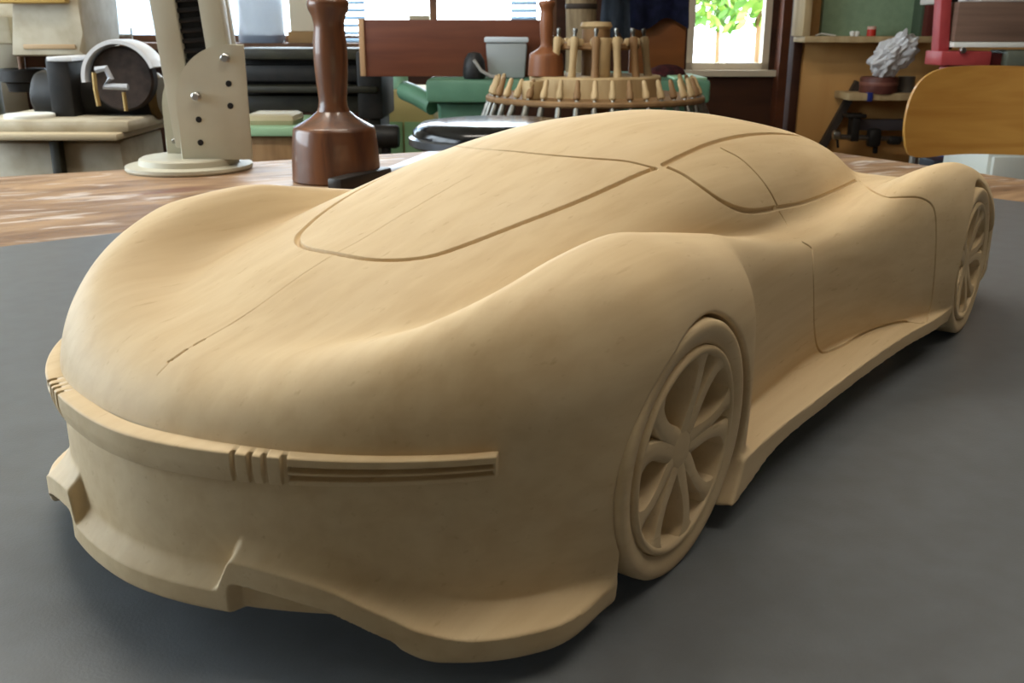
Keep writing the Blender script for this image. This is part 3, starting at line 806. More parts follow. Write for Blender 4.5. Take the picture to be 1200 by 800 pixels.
for k in range(N1):
    a = 2*math.pi*(k+.5)/N1
    if math.sin(a) > .45: continue                                  # the far side shows nothing
    i = k % 3
    o = base_c[i] if first[i] else copy_tree(base_c[i]); first[i] = False
    rr = R1-.012; p = rf(rc+rr*math.cos(a), FC+rr*math.sin(a), FLOOR+z1+.006)
    o.location = p; tilt = .30+.1*random.random()
    o.rotation_euler = (Matrix.Rotation(VR+a+random.uniform(-.15, .15), 3, 'Z') @ Matrix.Rotation(-tilt, 3, 'Y')).to_euler()
base_u = [chisel(1, hms[i], 'long handled carving tool hanging from the upper ring of the carousel') for i in range(2)]
fu = [True]*2
for j, (px, dx) in enumerate(((672, -.25), (694, -.1), (716, .03), (735, .1), (752, .2), (764, .3), (655, -.4), (640, -.5))):
    i = j % 2; o = base_u[i] if fu[i] else copy_tree(base_u[i]); fu[i] = False
    x = max(-.97, min(.97, (lx(px, FC, 50)-rc)/(R3+.005))); a = -math.acos(x)
    o.location = rf(rc+(R3+.013)*math.cos(a), FC+(R3+.013)*math.sin(a), FLOOR+z3+.002)
    o.rotation_euler = (Matrix.Rotation(VR+a, 3, 'Z') @ Matrix.Rotation(-.14, 3, 'Y')).to_euler()
o = mallet(lx(640, FC-.05, 80), FC-.05, FLOOR+z2, .80, mat('cherry_wood', (132, 82, 50), .45, .45, rgb2=(108, 64, 38), scale=(40, 40, 6)), 'reddish wooden mallet standing on the drum of the tool carousel')
# bright turned blank standing on the drum
o = obj('turned_blank', lathe([(.02, 0), (.021, .004), (.021, .085), (.018, .09), (0, .091)], 28), palewood)
vlocal(o, lx(703, FC-.06, 85), FC-.10, FLOOR+z2); tag(o, 'pale round wooden blank standing among the hanging tool handles', 'wood blank')
# short block on the front of the lower ring
o = obj('wood_block', box(.05, .04, .042, (0, 0, .021), .004), palewood)
vlocal(o, rc-.155, FC-.17, FLOOR+z1, .5); tag(o, 'small pale wood block lying on the lower ring of the carousel', 'wood block')

# ---- green machine with the things on its bed
FG = 3.02
gz = lz(93, FG)
gm = thing('surface_planer', lx(660, FG), FG, FLOOR, 'green cast iron planing machine with long flat bed', 'machine')
fg = Fr(lx(660, FG), FG, FLOOR)
obj('bed', fg.box(499, 833, 93.5, 121, FG, FG+.62, .012), green, gm)
bm = bmesh.new(); a, b = fg.p(512, 121, FG+.05), fg.p(575, 121, FG+.05)
prof = [(a.x, -FLOOR+a.z+FLOOR), (b.x+.02, b.z), (b.x-.02, .25), (b.x+.1, 0), (a.x-.05, 0), (a.x+.04, .25)]
prism(prof[::-1], .4, bm, Matrix.Translation((0, .05, 0)), .01); obj('pedestal', bm, green, gm)
a, b = fg.p(735, 121, FG+.05), fg.p(815, 121, FG+.05)
obj('pedestal', prism([(a.x-.05, 0), (b.x+.05, 0), (b.x, b.z), (a.x, a.z)], .4, None, Matrix.Translation((0, .05, 0)), .01), green, gm)
obj('fence', fg.box(790, 829, 90.5, 93.6, FG+.02, FG+.3, .003), mint, gm)
bm = tube([fg.p(474, 106, FG+.2), fg.p(488, 112, FG+.15), fg.p(508, 124, FG+.1)], .03, 12); obj('chute', bm, green, gm)
FGt = gz
def on_bed(name, x0, x1, y0, f0, f1, m, label, cat, bev=.003):
    o = obj(name, box(lx(x1, f0, y0)-lx(x0, f0, y0), f1-f0, lz(y0, f0)-FGt, (0, (f1-f0)/2, (lz(y0, f0)-FGt)/2), bev), m)
    vlocal(o, (lx(x0, f0, y0)+lx(x1, f0, y0))/2, f0, FGt); return tag(o, label, cat)
bp = thing('display_board', lx(524, FG+.16), FG+.16, FGt, 'wide reddish brown wooden board standing on the planer bed', 'board')
fb = Fr(lx(524, FG+.16), FG+.16, FGt)
obj('panel', fb.box(425, 648, 23, 95, FG+.16, FG+.185, .003, zb=FGt), redbrown, bp)
obj('edge_strip', fb.box(421, 427.5, 22, 95, FG+.155, FG+.19, .002, zb=FGt+.001), mat('pale_edge', (190, 150, 112), .5), bp)
# clear tub with lid
ct = thing('plastic_tub', lx(594, FG+.05), FG+.05, FGt, 'translucent plastic tub with clear lid on the planer bed', 'tub')
ft = Fr(lx(594, FG+.05), FG+.05, FGt)
clear = mat('cloudy_plastic', (205, 214, 216), .25, .5, alpha=.55)
x0, x1 = lx(572, FG+.05)-ft.r, lx(615, FG+.05)-ft.r; zt_ = lz(50, FG+.05)-FGt
obj('tub_body', box(x1-x0, .08, zt_, ((x0+x1)/2, .04, zt_/2), .008, taper=1.12), clear, ct)
obj('lid', box((x1-x0)*1.2, .1, .016, ((x0+x1)/2, .04, zt_+.008), .005), mat('lid_plastic', (214, 224, 232), .2, .5, alpha=.8), ct)
obj('contents', box((x1-x0)*.86, .065, zt_*.55, ((x0+x1)/2, .04, zt_*.29), .006), mat('tub_contents', (150, 152, 146), .7, rgb2=(96, 98, 94), scale=(90, 90, 90)), ct)
# black plane beside the tub
bpn = thing('black_sander', lx(556, FG+.04), FG+.04, FGt, 'black rounded hand sander with grey cable beside the plastic tub', 'sander')
obj('sander_body', lathe([(.030, 0), (.034, .006), (.034, .03), (.030, .055), (.018, .074), (0, .078)], 28), mat('black_rubber', (26, 26, 28), .5, rgb2=(48, 48, 48), scale=(40, 40, 40)), bpn)
obj('cable', tube([(.0, -.034, .055), (.022, -.042, .025), (.05, -.045, .009), (.085, -.046, .0055)], .0052, 8), mat('grey_cable', (150, 148, 142), .5), bpn)
# canvas roll, brown board and blue jacket at the right end
cr = thing('canvas_roll', lx(679, FG+.1), FG+.1, FGt, 'beige canvas roll standing upright behind the tool carousel', 'canvas roll')
obj('roll', lathe([(.042, 0), (.045, .01), (.044, .12), (.047, .22), (.046, .34), (.043, .35), (.02, .345), (0, .345)], 36), mat('canvas', (150, 132, 104), .9, .2, rgb2=(112, 96, 74), scale=(60, 60, 8), bump=.4), cr)
obj('strap', lathe([(.0465, .2), (.0485, .203), (.0485, .213), (.0465, .216)], 36, cap=False), mat('dark_strap', (52, 42, 34), .7), cr)
FJ = FG+.3
bb = thing('brown_board', lx(770, FJ), FJ, FGt, 'upright brown board at the end of the planer bed under a blue jacket', 'board')
fj = Fr(lx(770, FJ), FJ, FGt)
obj('panel', fj.box(738, 803, 20, 93, FJ, FJ+.02, .003, zb=FGt), mat('mid_brown_board', (132, 80, 40), .5, rgb2=(116, 68, 33), scale=(4, 4, 20)), bb)
obj('post', fj.box(742, 750, -60, 93, FJ+.021, FJ+.05, .003, zb=FGt), redbrown, bb); obj('post', fj.box(790, 798, -60, 93, FJ+.021, FJ+.05, .003, zb=FGt), redbrown, bb)
# jacket: folded cloth hung over the posts
def cloth(x0, x1, y0, y1, f, amp, folds, seed, nx=60, nz=26, lowvar=.25):
    g = np.random.default_rng(seed); bm = bmesh.new(); V = []
    a, b = lx(x0, f), lx(x1, f); t, u = lz(y0, f), lz(y1, f); ph = g.uniform(0, 6.3, 4)
    for j in range(nz):
        row = []
        for i in range(nx):
            s, h = i/(nx-1), j/(nx and nz-1)
            fold = sum(math.sin(s*folds*(k+1)*2.1+ph[k]+h*(.8 if k else .3))/(k+1) for k in range(4))
            low = u+(t-u)*lowvar*.3*math.sin(s*7+ph[2])
            row.append(bm.verts.new((a+(b-a)*s+.004*math.sin(h*5+s*9), -amp*(fold*(.35+.65*h))-.012, t+(low-t)*h)))
        V.append(row)
    for j in range(nz-1):
        for i in range(nx-1): bm.faces.new((V[j][i], V[j+1][i], V[j+1][i+1], V[j][i+1]))
    r = bmesh.ops.solidify(bm, geom=list(bm.faces), thickness=.004)
    bmesh.ops.recalc_face_normals(bm, faces=bm.faces)
    return bm
jk = obj('jacket', cloth(733, 802, -70, 28, FJ-.02, .012, 3.2, 5), mat('navy_cloth', (44, 48, 78), .85, .2, rgb2=(34, 38, 60), scale=(40, 40, 40), bump=.3), ang=80)
vlocal(jk, 0, FJ-.02, 0); tag(jk, 'dark blue work jacket hanging in front of the brown board', 'jacket')
jk2 = obj('apron_cloth', cloth(702, 735, -70, 44, FJ-.06, .010, 2.5, 9, 36), mat('dark_apron', (40, 44, 50), .85, .2, rgb2=(84, 92, 104), scale=(30, 30, 8), bump=.3), ang=80)
vlocal(jk2, 0, FJ-.06, 0); tag(jk2, 'grey black cloth hanging beside the blue jacket', 'cloth')
rg = obj('rag', lathe([(.05, 0), (.055, .008), (.045, .025), (.025, .035), (0, .038)], 20), mat('dark_red_cloth', (70, 22, 24), .9, rgb2=(40, 14, 18), scale=(60, 60, 60), bump=.5))
vlocal(rg, lx(781, FG+.2), FG+.2, FGt); rg.scale = (1.1, .7, 1); tag(rg, 'crumpled dark red rag at the foot of the brown board', 'rag')

# ---- stool behind the car
FS = 2.0
so = thing('work_stool', lx(585, FS, 150), FS, FLOOR, 'black padded stool with glossy rim standing behind the table', 'stool')
zs = lz(141, FS)-FLOOR
obj('seat', lathe([(.10, zs-.06), (.16, zs-.055), (.175, zs-.04), (.172, zs-.018), (.155, zs-.004), (.12, zs), (0, zs)], 56), mat('black_leather', (7, 7, 9), .16, .45), so, ang=60)
obj('seat_rim', lathe([(.173, zs-.05), (.181, zs-.045), (.181, zs-.032), (.173, zs-.028)], 56, cap=False), mat('rim_chrome', (120, 126, 136), .25, .5, metal=.9), so)
obj('column', cyl(.025, zs-.06-.06, (0, 0, (zs-.06+.06)/2), 20), steel, so)
for k in range(5):
    a = 2*math.pi*k/5; obj('foot', tube([(0, 0, .07), (.14*math.cos(a), .14*math.sin(a), .05), (.24*math.cos(a), .24*math.sin(a), .018)], [.022, .019, .016], 8), blackp, so)

# ---- left: cream and black machines behind the table
FD = 2.42
dp = thing('drill_press', lx(-60, FD), FD, FLOOR, 'cream pillar drill with boxy head and black round chuck', 'machine')
fd = Fr(lx(-60, FD), FD, FLOOR)
a, b, c, d = fd.p(12, 66, FD-.1), fd.p(100, 66, FD-.1), fd.p(88, -60, FD-.1), fd.p(12, -60, FD-.1)
bm = prism([(a.x, a.z), (b.x, b.z), (b.x, b.z+.05), (c.x, c.z), (d.x, d.z)], .22, None, Matrix.Translation((0, -.1, 0)), .012)
hd = obj('head', bm, cream2, dp)
obj('nameplate', fd.box(27, 88, 52, 57.5, FD-.103, FD-.098, .001), mat('faded_strip', (176, 150, 116), .6), hd)
obj('belt_cover', fd.box(-30, 74, -40, 4, FD-.13, FD-.10, .006), mat('ochre_cover', (196, 162, 92), .5), hd)
obj('side_box', fd.box(-30, 12, 18, 52, FD-.06, FD+.06, .008), cream2, hd)
c = fd.p(24, 66, FD); ce = fd.p(24, 80, FD)
obj('spindle', cyl(.008, c.z-ce.z+.02, (c.x, c.y, (c.z+ce.z)/2), 16), mat('rust_spindle', (92, 62, 40), .5, metal=.3), dp)
c2 = fd.p(24, 97, FD)
obj('chuck', lathe([(.035, c2.z-.02), (.040, c2.z), (.052, c2.z+.004), (.053, ce.z-.004), (.048, ce.z), (.043, ce.z-.006), (.01, ce.z-.006)], 36, None, (c.x, c.y, 0)), iron, dp)
zp = lz(-70, FD)-FLOOR
obj('pillar', cyl(.04, zp, (.0, .16, zp/2), 28), dsteel, dp); obj('foot', box(.30, .36, .05, (.02, .1, .025), .01), iron, dp)
obj('arm', box(.20, .06, .12, (.06, .16, lz(10, FD)-FLOOR), .01), cream2, dp)
# pedestal with grinder
FE = 2.0
ped = thing('machine_pedestal', lx(75, FE), FE, FLOOR, 'wide cream cast pedestal under the black grinder', 'pedestal')
fp = Fr(lx(75, FE), FE, FLOOR)
ztop = lz(141, FE)-FLOOR
obj('top_slab', fp.box(-40, 151, 141, 156, FE-.12, FE+.16, .008), cream2, ped)
obj('tray_lip', fp.box(-44, 137, 156.5, 165, FE-.15, FE+.17, .004), mat('pale_slab', (188, 172, 142), .5), ped)
bm = bmesh.new(); a, b = fp.p(-20, 165, FE-.1), fp.p(142, 165, FE-.1)
prism([(a.x+.02, 0), (b.x+.03, 0), (b.x, b.z-.0), (a.x+.01, a.z)], .24, bm, Matrix.Translation((0, -.10, 0)), .02); obj('column', bm, cream2, ped)
obj('rib', fp.box(56, 68, 165, 166, FE-.125, FE-.10, .004, zb=FLOOR), olive, ped)
wl = obj('white_tin_lid', lathe([(.03, 0), (.045, .004), (.046, .014), (.044, .0165), (0, .017)], 32), white); vlocal(wl, lx(28, FE-.09, 148), FE-.06, ztop+FLOOR); tag(wl, 'white round lid lying on the cream pedestal', 'lid')
gr = thing('bench_grinder', lx(112, FE), FE+.05, FLOOR+ztop, 'black bench grinder with pale curved wheel guard', 'grinder')
fgd = Fr(lx(112, FE), FE+.05, FLOOR+ztop)
c = fgd.p(100, 112, FE); rr = .05
bm = lathe([(.03, -.11), (.048, -.10), (.052, -.09), (.052, .12), (.048, .13), (.03, .14)], 36, None, (c.x-.01, 0, c.z-.005), Matrix.Rotation(math.pi/2, 4, 'Y')); obj('motor', bm, iron, gr, ang=35)
obj('foot', box(.20, .09, max(.012, c.z-.05), (c.x, 0, max(.012, c.z-.05)/2), .004), iron, gr)
wc = fgd.p(146, 92, FE-.02); Rw = (lx(188, FE)-lx(104, FE))/2
wh = obj('wheel', cyl(Rw*.86, .03, (wc.x, -.07, wc.z), 48, axis=(0, 1, 0), bev=.004), mat('brown_stone', (62, 50, 44), .8, rgb2=(44, 36, 32), scale=(60, 60, 60)), gr)
bm = bmesh.new(); rows = []
for k in range(33):
    A = math.radians(18+k*(185-18)/32); rows.append([bm.verts.new((wc.x+q_*math.cos(A), y_, wc.z+q_*math.sin(A))) for q_, y_ in ((Rw*.92, -.10), (Rw*1.02, -.10), (Rw*1.04, -.09), (Rw*1.04, -.035), (Rw*.92, -.035))])
for a, b in zip(rows, rows[1:]):
    for i in range(5): bm.faces.new((a[i], a[(i+1) % 5], b[(i+1) % 5], b[i]))
bm.faces.new(rows[0]); bm.faces.new(rows[-1][::-1]); bmesh.ops.recalc_face_normals(bm, faces=bm.faces)
obj('wheel_guard', bm, mat('guard_white', (214, 216, 220), .35, .5), gr)
obj('tool_rest', tube([fgd.p(110, 85, FE-.1), fgd.p(112, 105, FE-.1), fgd.p(116, 124, FE-.1)], .0045, 8), mat('brass_rod', (168, 140, 88), .4, metal=.5), gr)
obj('hook', tube([fgd.p(112, 82, FE-.1), fgd.p(124, 80, FE-.1), fgd.p(130, 92, FE-.1), fgd.p(122, 101, FE-.1), fgd.p(150, 102, FE-.1)], .006, 8), mat('pale_hook', (196, 200, 208), .35, metal=.3), gr)
obj('tool_rest', tube([fgd.p(145, 108, FE-.1), fgd.p(148, 130, FE-.1)], .004, 8), mat('brass_rod', (0, 0, 0)), gr)
obj('end_cap', cyl(.046, .03, (fgd.p(172, 112, FE).x, 0, c.z-.004), 32, axis=(1, 0, 0), bev=.008), mat('bronze_cap', (112, 92, 56), .45, metal=.5), gr)
sb = obj('switch_box', fgd.box(56, 84, 67, 141, FE-.04, FE+.1, .006, zb=FLOOR+ztop+.001), iron, gr)
obj('switch_plate', fgd.box(54, 84, 66.5, 72, FE-.045, FE+.1, .002), mat('guard_white', (0, 0, 0)), sb)

# ---- dark lathe under the ribbon window
FL = 3.3
la = thing('metal_lathe', lx(350, FL), FL, FLOOR, 'long dark olive metal lathe under the window', 'machine')
fl = Fr(lx(350, FL), FL, FLOOR)
for (y0, y1, d, m) in ((57, 70, .0, olive), (76, 96, .04, iron), (101, 109, -.03, olive), (112, 132, .03, olive)):
    obj('bed_rail', fl.box(268, 442, y0, y1, FL+d, FL+.28, .006), m, la)
obj('headstock', fl.box(418, 448, 60, 140, FL-.02, FL+.3, .01), iron, la)
obj('web', fl.box(275, 440, 64, 132, FL+.1, FL+.22, .0), iron, la)
for x in (275, 430): obj('leg', fl.box(x, x+16, 130, 131, FL+.02, FL+.26, .006, zb=FLOOR), olive, la)
# low cupboard with green top between stand and mallet
FK = 2.7
lc = thing('low_cupboard', lx(320, FK), FK, FLOOR, 'low wooden cupboard with pale green top in front of the lathe', 'cupboard')
fk = Fr(lx(320, FK), FK, FLOOR)
obj('top', fk.box(270, 350, 149, 160, FK, FK+.4, .006), mint, lc); obj('body', fk.box(276, 346, 160, 185, FK+.02, FK+.38, .004, zb=FLOOR), tanwood, lc)
pc = obj('cream_case', fk.box(284, 345, 134, 149, FK+.05, FK+.2, .02), mat('dull_cream', (176, 164, 132), .5)); vlocal(pc, fk.r, fk.f, fk.z); tag(pc, 'rounded dull cream case on the pale green cupboard top', 'case')
FY = 3.9
yc_ = thing('tall_cupboard', lx(475, FY), FY, FLOOR, 'pale yellow cupboard with green doors behind the planer', 'cupboard'); fy = Fr(lx(475, FY), FY, FLOOR)
obj('carcass', fy.box(437, 508, 106, 142, FY, FY+.4, .004, zb=FLOOR), mat('pale_yellow', (186, 168, 110), .55), yc_)
for x0, x1 in ((439, 472), (474, 507)):
    dr = obj('door', fy.box(x0, x1, 143, 175, FY-.02, FY-.001, .004, zb=FLOOR+.1), mat('door_green', (140, 176, 128), .5), yc_); obj('knob', cyl(.012, .02, tuple(fy.p((x0+x1)/2+8, 150, FY-.028)), 14, axis=(0, 1, 0)), dsteel, dr)
bt = obj('green_bottle', lathe([(.04, 0), (.045, .01), (.045, .07), (.02, .10), (.018, .13), (0, .132)], 24), mat('mint_plastic', (150, 198, 176), .35)); vlocal(bt, lx(464, FY+.08, 105), FY+.12, lz(106, FY)); tag(bt, 'mint green bottle standing on the pale yellow cupboard', 'bottle')
vb = thing('black_motor', lx(453, 3.0), 3.0, FLOOR, 'black motor on a slim stand between lathe and planer', 'motor'); fv = Fr(lx(453, 3.0), 3.0, FLOOR)
c = fv.p(452, 160, 3.0); obj('motor_body', lathe([(.03, -.04), (.035, -.03), (.035, .03), (.03, .04)], 24, None, (c.x, 0, c.z), Matrix.Rotation(math.pi/2, 4, 'Y')), iron, vb)
obj('stand_pole', cyl(.015, c.z-.03, (c.x, 0, (c.z-.03)/2), 14), iron, vb); obj('stand_foot', cyl(.12, .02, (c.x, 0, .01), 28), iron, vb)
# things on the sill of the ribbon window
sz = WA[2]
FW = FB-.135
def on_sill(name, bm, px, m, label, cat, f=FW):
    o = obj(name, bm, m); vlocal(o, lx(px, f, 30), f, sz); return tag(o, label, cat)
on_sill('plastic_canister', lathe([(.105, 0), (.112, .01), (.114, .20), (.10, .24), (.03, .26), (.03, .29), (0, .29)], 36), 306, mat('blue_clear_plastic', (150, 166, 190), .25, .5, alpha=.82), 'translucent pale blue canister on the window sill', 'canister')
on_sill('cardboard_box', box(.18, .08, .055, (0, 0, .0275), .003), 360, mat('cardboard', (176, 142, 100), .8), 'small brown cardboard box on the window sill', 'box')
on_sill('paper_carton', box(.10, .06, .13, (0, 0, .065), .004), 492, mat('cream_card', (198, 186, 160), .7), 'cream paper carton on the window sill above the brown board', 'carton')
on_sill('white_carton', box(.13, .07, .16, (0, 0, .08), .004), 357, mat('white_card', (236, 226, 206), .7), 'white carton standing on the brown cardboard box', 'carton')
bpy.data.objects['white_carton'].location.z = sz+.0552
vs_ = thing('vise', lx(128, FW), FW, sz, 'small green and steel vise on the window sill', 'vise')
obj('jaw', box(.06, .05, .05, (-.03, 0, .025), .006), mat('vise_green', (120, 138, 92), .5), vs_); obj('screw', cyl(.012, .16, (.06, 0, .03), 14, axis=(1, 0, 0)), dsteel, vs_); obj('handle', tube([(.14, 0, -.0+.005), (.14, 0, .07)], .005, 8), dsteel, vs_)

for px, nm_ in ((412, 'left'), (614, 'right')):
    f_ = FB-.04; t = thing('window_blind', lx(px, f_, 0), f_, WA[3]-.05, 'narrow pale blue slatted blind hanging in the long window', 'blind', 'pale blue window blinds')
    obj('head_rail', box(.14, .035, .03, (0, 0, .0), .004), mat('pale_blue_slat', (150, 178, 204), .6), t)
    for k in range(30): obj('slat', box(.13, .024, .005, (0, 0, -.035-k*.036), .001, rot=(.7, 'X')), MATS['pale_blue_slat'], t)

# ---- right: plywood partition, shelf and what stands on it
FP2 = 3.55
part = thing('plywood_partition', lx(1075, FP2), FP2, FLOOR, 'tall orange brown plywood partition behind the chair', 'partition'); fq = Fr(lx(1075, FP2), FP2, FLOOR)
obj('panel', fq.box(946, 1240, -200, 170, FP2, FP2+.03, .002, zb=FLOOR), plywood, part)
obj('edge_post', fq.box(936, 947, -200, 170, FP2-.01, FP2+.05, .004, zb=FLOOR), darkwood, part)
sh = thing('wall_shelf', lx(1022, FP2), FP2, lz(50, FP2-.14), 'pale wood wall shelf with green back panel', 'shelf'); fs = Fr(lx(1022, FP2), FP2, lz(50, FP2-.14))
obj('board', fs.box(943, 1103, 42.5, 50, FP2-.14, FP2-.001, .002), palewood, sh)
obj('upright', fs.box(946, 955, -90, 42.4, FP2-.14, FP2-.001, .002), palewood, sh)
gpn = obj('back_panel', fs.box(968, 1084, -90, 42.3, FP2-.03, FP2-.002, .002), mat('green_board', (146, 172, 142), .6, rgb2=(136, 162, 134), scale=(40, 40, 40)), sh)
obj('panel_edge', fs.box(1084, 1090, -90, 48, FP2-.10, FP2-.002, .002), mat('dark_green_edge', (70, 84, 66), .6), sh)
obj('upright', fs.box(1092, 1103, -90, 42.4, FP2-.13, FP2-.002, .002), mat('dark_red_wood', (88, 40, 34), .5), sh)
shz = lz(42.5, FP2-.14)
for px in (1001, 1006):
    o = obj('porcelain_bead', lathe([(.006, 0), (.007, .004), (.010, .010), (.009, .017), (0, .02)], 16), white); vlocal(o, lx(px-2, FP2-.1, 40), FP2-.1, shz); tag(o, 'tiny white round bead standing on the wall shelf', 'bead', 'white beads on the shelf')
tn = thing('small_tin', lx(1021, FP2-.1, 40), FP2-.1, shz, 'small red tin with white top on the wall shelf', 'tin')
obj('tin_body', cyl(.015, .024, (0, 0, .012), 24), mat('red_tin', (178, 48, 36), .4), tn); obj('lid', cyl(.0145, .010, (0, 0, .029), 24), mat('pinkish_white', (214, 176, 160), .5), tn)
o = obj('bent_wire', tube([(0, 0, .004), (.02, .005, .010), (.05, 0, .006), (.07, .01, .004)], .003, 6), white); vlocal(o, lx(956, FP2-.1, 40), FP2-.1, shz); tag(o, 'thin white bent wire at the left end of the wall shelf', 'wire')
# lower bracket shelf
bs = thing('bracket_shelf', lx(1030, FP2), FP2, lz(118, FP2-.16), 'small pale shelf on a dark diagonal strut', 'shelf'); fbs = Fr(lx(1030, FP2), FP2, lz(118, FP2-.16))
obj('board', fbs.box(995, 1110, 109.5, 118, FP2-.16, FP2-.001, .002), palewood, bs)
bm = tube([fbs.p(1006, 96, FP2-.022), fbs.p(962, 174, FP2-.022)], .018, 4); obj('strut', bm, mat('dark_grey_wood', (66, 56, 48), .6, rgb2=(52, 44, 38), scale=(30, 30, 30)), bs, smooth=False)
obj('blue_clip', fbs.box(1017, 1023, 108.5, 119, FP2-.166, FP2-.13, .002), mat('blue_plastic', (40, 52, 120), .4), bs)
bz_ = lz(109.5, FP2-.16)
tr_ = thing('round_tin', lx(1029, FP2-.108, 105), FP2-.108, bz_, 'dark red brown round tin on the bracket shelf under the plastic bag', 'tin')
obj('tin_body', lathe([(.060, 0), (.062, .003), (.062, .050), (.059, .055), (0, .055)], 40), mat('oxblood', (98, 56, 48), .45), tr_)
obj('band', lathe([(.0622, .026), (.0632, .028), (.0632, .036), (.0622, .038)], 40, cap=False), mat('oxblood_light', (128, 82, 70), .45), tr_)
cup = obj('grey_cup', lathe([(.026, 0), (.028, .003), (.028, .055), (.025, .055), (.024, .006), (0, .006)], 30), mat('grey_metal_cup', (132, 130, 126), .4, metal=.4)); vlocal(cup, lx(1061, FP2-.09, 105), FP2-.09, bz_); tag(cup, 'plain grey metal cup beside the round tin', 'cup')
# crumpled clear bag on the tin
bm = bmesh.new(); bmesh.ops.create_icosphere(bm, subdivisions=5, radius=1)
from mathutils import noise as mnoise
for v in bm.verts:
    n = v.co.normalized(); k = mnoise.noise(n*2.2)*.30+mnoise.noise(n*4.7+Vector((3, 1, 2)))*.20
    k2 = abs(mnoise.noise(n*4.1+Vector((9, 4, 1))))*.22
    v.co = n*(1+k-k2); lean = .035*(v.co.z)
    v.co = Vector((v.co.x*.066*(1+.08*v.co.z)+lean*.3, v.co.y*.045, v.co.z*.072))
mn = min(v.co.z for v in bm.verts)
for v in bm.verts: v.co.z -= mn; v.co.y -= .10*v.co.z/.14
bag = obj('plastic_bag', bm, mat('clear_bag', (248, 248, 250), .2, .6, alpha=.8), ang=28); vlocal(bag, lx(1036, FP2-.12, 90), FP2-.13, bz_+.040); tag(bag, 'crumpled clear plastic bag resting on the round tin', 'bag')
# clamp hanging under the shelf
cl = thing('bar_clamp', lx(1020, FP2-.05), FP2-.05, lz(170, FP2-.05), 'black iron bar clamp fixed to the plywood partition', 'clamp'); fc = Fr(lx(1020, FP2-.05), FP2-.05, lz(170, FP2-.05)); fcd = FP2-.075
obj('bar', fc.box(1008, 1085, 140, 153, fcd, fcd+.03, .003), mat('grey_iron', (88, 84, 88), .45, metal=.5), cl)
obj('spindle', tube([fc.p(978, 160, fcd-.02), fc.p(1085, 164, fcd-.02)], .009, 10), dsteel, cl)
obj('jaw', fc.box(999, 1008, 136, 166, fcd-.035, fcd+.02, .004), iron, cl); obj('jaw_head', fc.box(994, 1016, 134, 138.5, fcd-.04, fcd+.03, .003), iron, cl)
obj('knob', lathe([(.012, -.012), (.016, -.008), (.016, .008), (.012, .012)], 20, None, tuple(fc.p(980, 158, fcd-.02)), Matrix.Rotation(math.pi/2, 4, 'Y')), steel, cl)
obj('tommy_bar', tube([fc.p(981, 160, fcd-.02), fc.p(982, 173, fcd-.02)], .0045, 8), iron, cl)
obj('carriage', fc.box(1019, 1034, 151, 173, fcd-.045, fcd+.0, .012), iron, cl); obj('carriage_pin', fc.box(1024, 1029, 172, 180, fcd-.03, fcd-.015, .003), iron, cl)
obj('carriage', fc.box(1042, 1058, 160, 170, fcd-.035, fcd+.0, .01), iron, cl)

# ---- red framed machine
FR_ = 2.75
rm = thing('red_bench_saw', lx(1160, FR_), FR_, FLOOR, 'red framed bench machine with grey brown wood panel', 'machine'); fr2 = Fr(lx(1160, FR_), FR_, FLOOR)
redp = mat('faded_red_paint', (176, 72, 72), .45, rgb2=(160, 58, 62), scale=(12, 12, 12)); dred = mat('dark_red_paint', (92, 26, 28), .5)
a, b = fr2.p(1107, 60, FR_), fr2.p(1114, -80, FR_)
obj('post', prism([(a.x-.017, a.z), (a.x+.012, a.z), (b.x+.014, b.z), (b.x-.012, b.z)], .05, None, None, .003), redp, rm)
obj('cross_beam', fr2.box(1103, 1162, 60, 77, FR_-.03, FR_+.08, .004), redp, rm); obj('beam_end', fr2.box(1162, 1190, 62, 77, FR_-.0, FR_+.08, .004), dred, rm)
obj('grey_block', fr2.box(1180, 1240, 59, 78, FR_-.03, FR_+.08, .006), mat('grey_green_metal', (94, 98, 86), .5), rm)
pnl = obj('wood_panel', fr2.box(1121, 1260, 2, 49, FR_-.02, FR_+.05, .004), mat('grey_brown_veneer', (124, 98, 84), .5, rgb2=(106, 84, 72), scale=(4, 4, 60)), rm)
obj('gap_shade', fr2.box(1110, 1122, -40, 58, FR_+.052, FR_+.07, .001), blackp, rm)  # black sheet standing in for the shade between post and panel
obj('edge_strip', fr2.box(1118, 1260, 49.5, 55.5, FR_-.025, FR_+.05, .001), white, rm); obj('top_strip', fr2.box(1150, 1260, -6, 2, FR_-.01, FR_+.4, .003), mat('pale_top', (196, 190, 182), .5), rm)
obj('bolt', cyl(.008, .014, tuple(fr2.p(1128, 59, FR_-.035)), 12, axis=(0, 1, 0)), steel, rm)
obj('under_frame', fr2.box(1112, 1180, 77, 90, FR_, FR_+.06, .004), iron, rm)
for x in (1110, 1225): obj('leg', fr2.box(x, x+16, 78, 90, FR_+.0, FR_+.06, .004, zb=FLOOR), redp, rm)

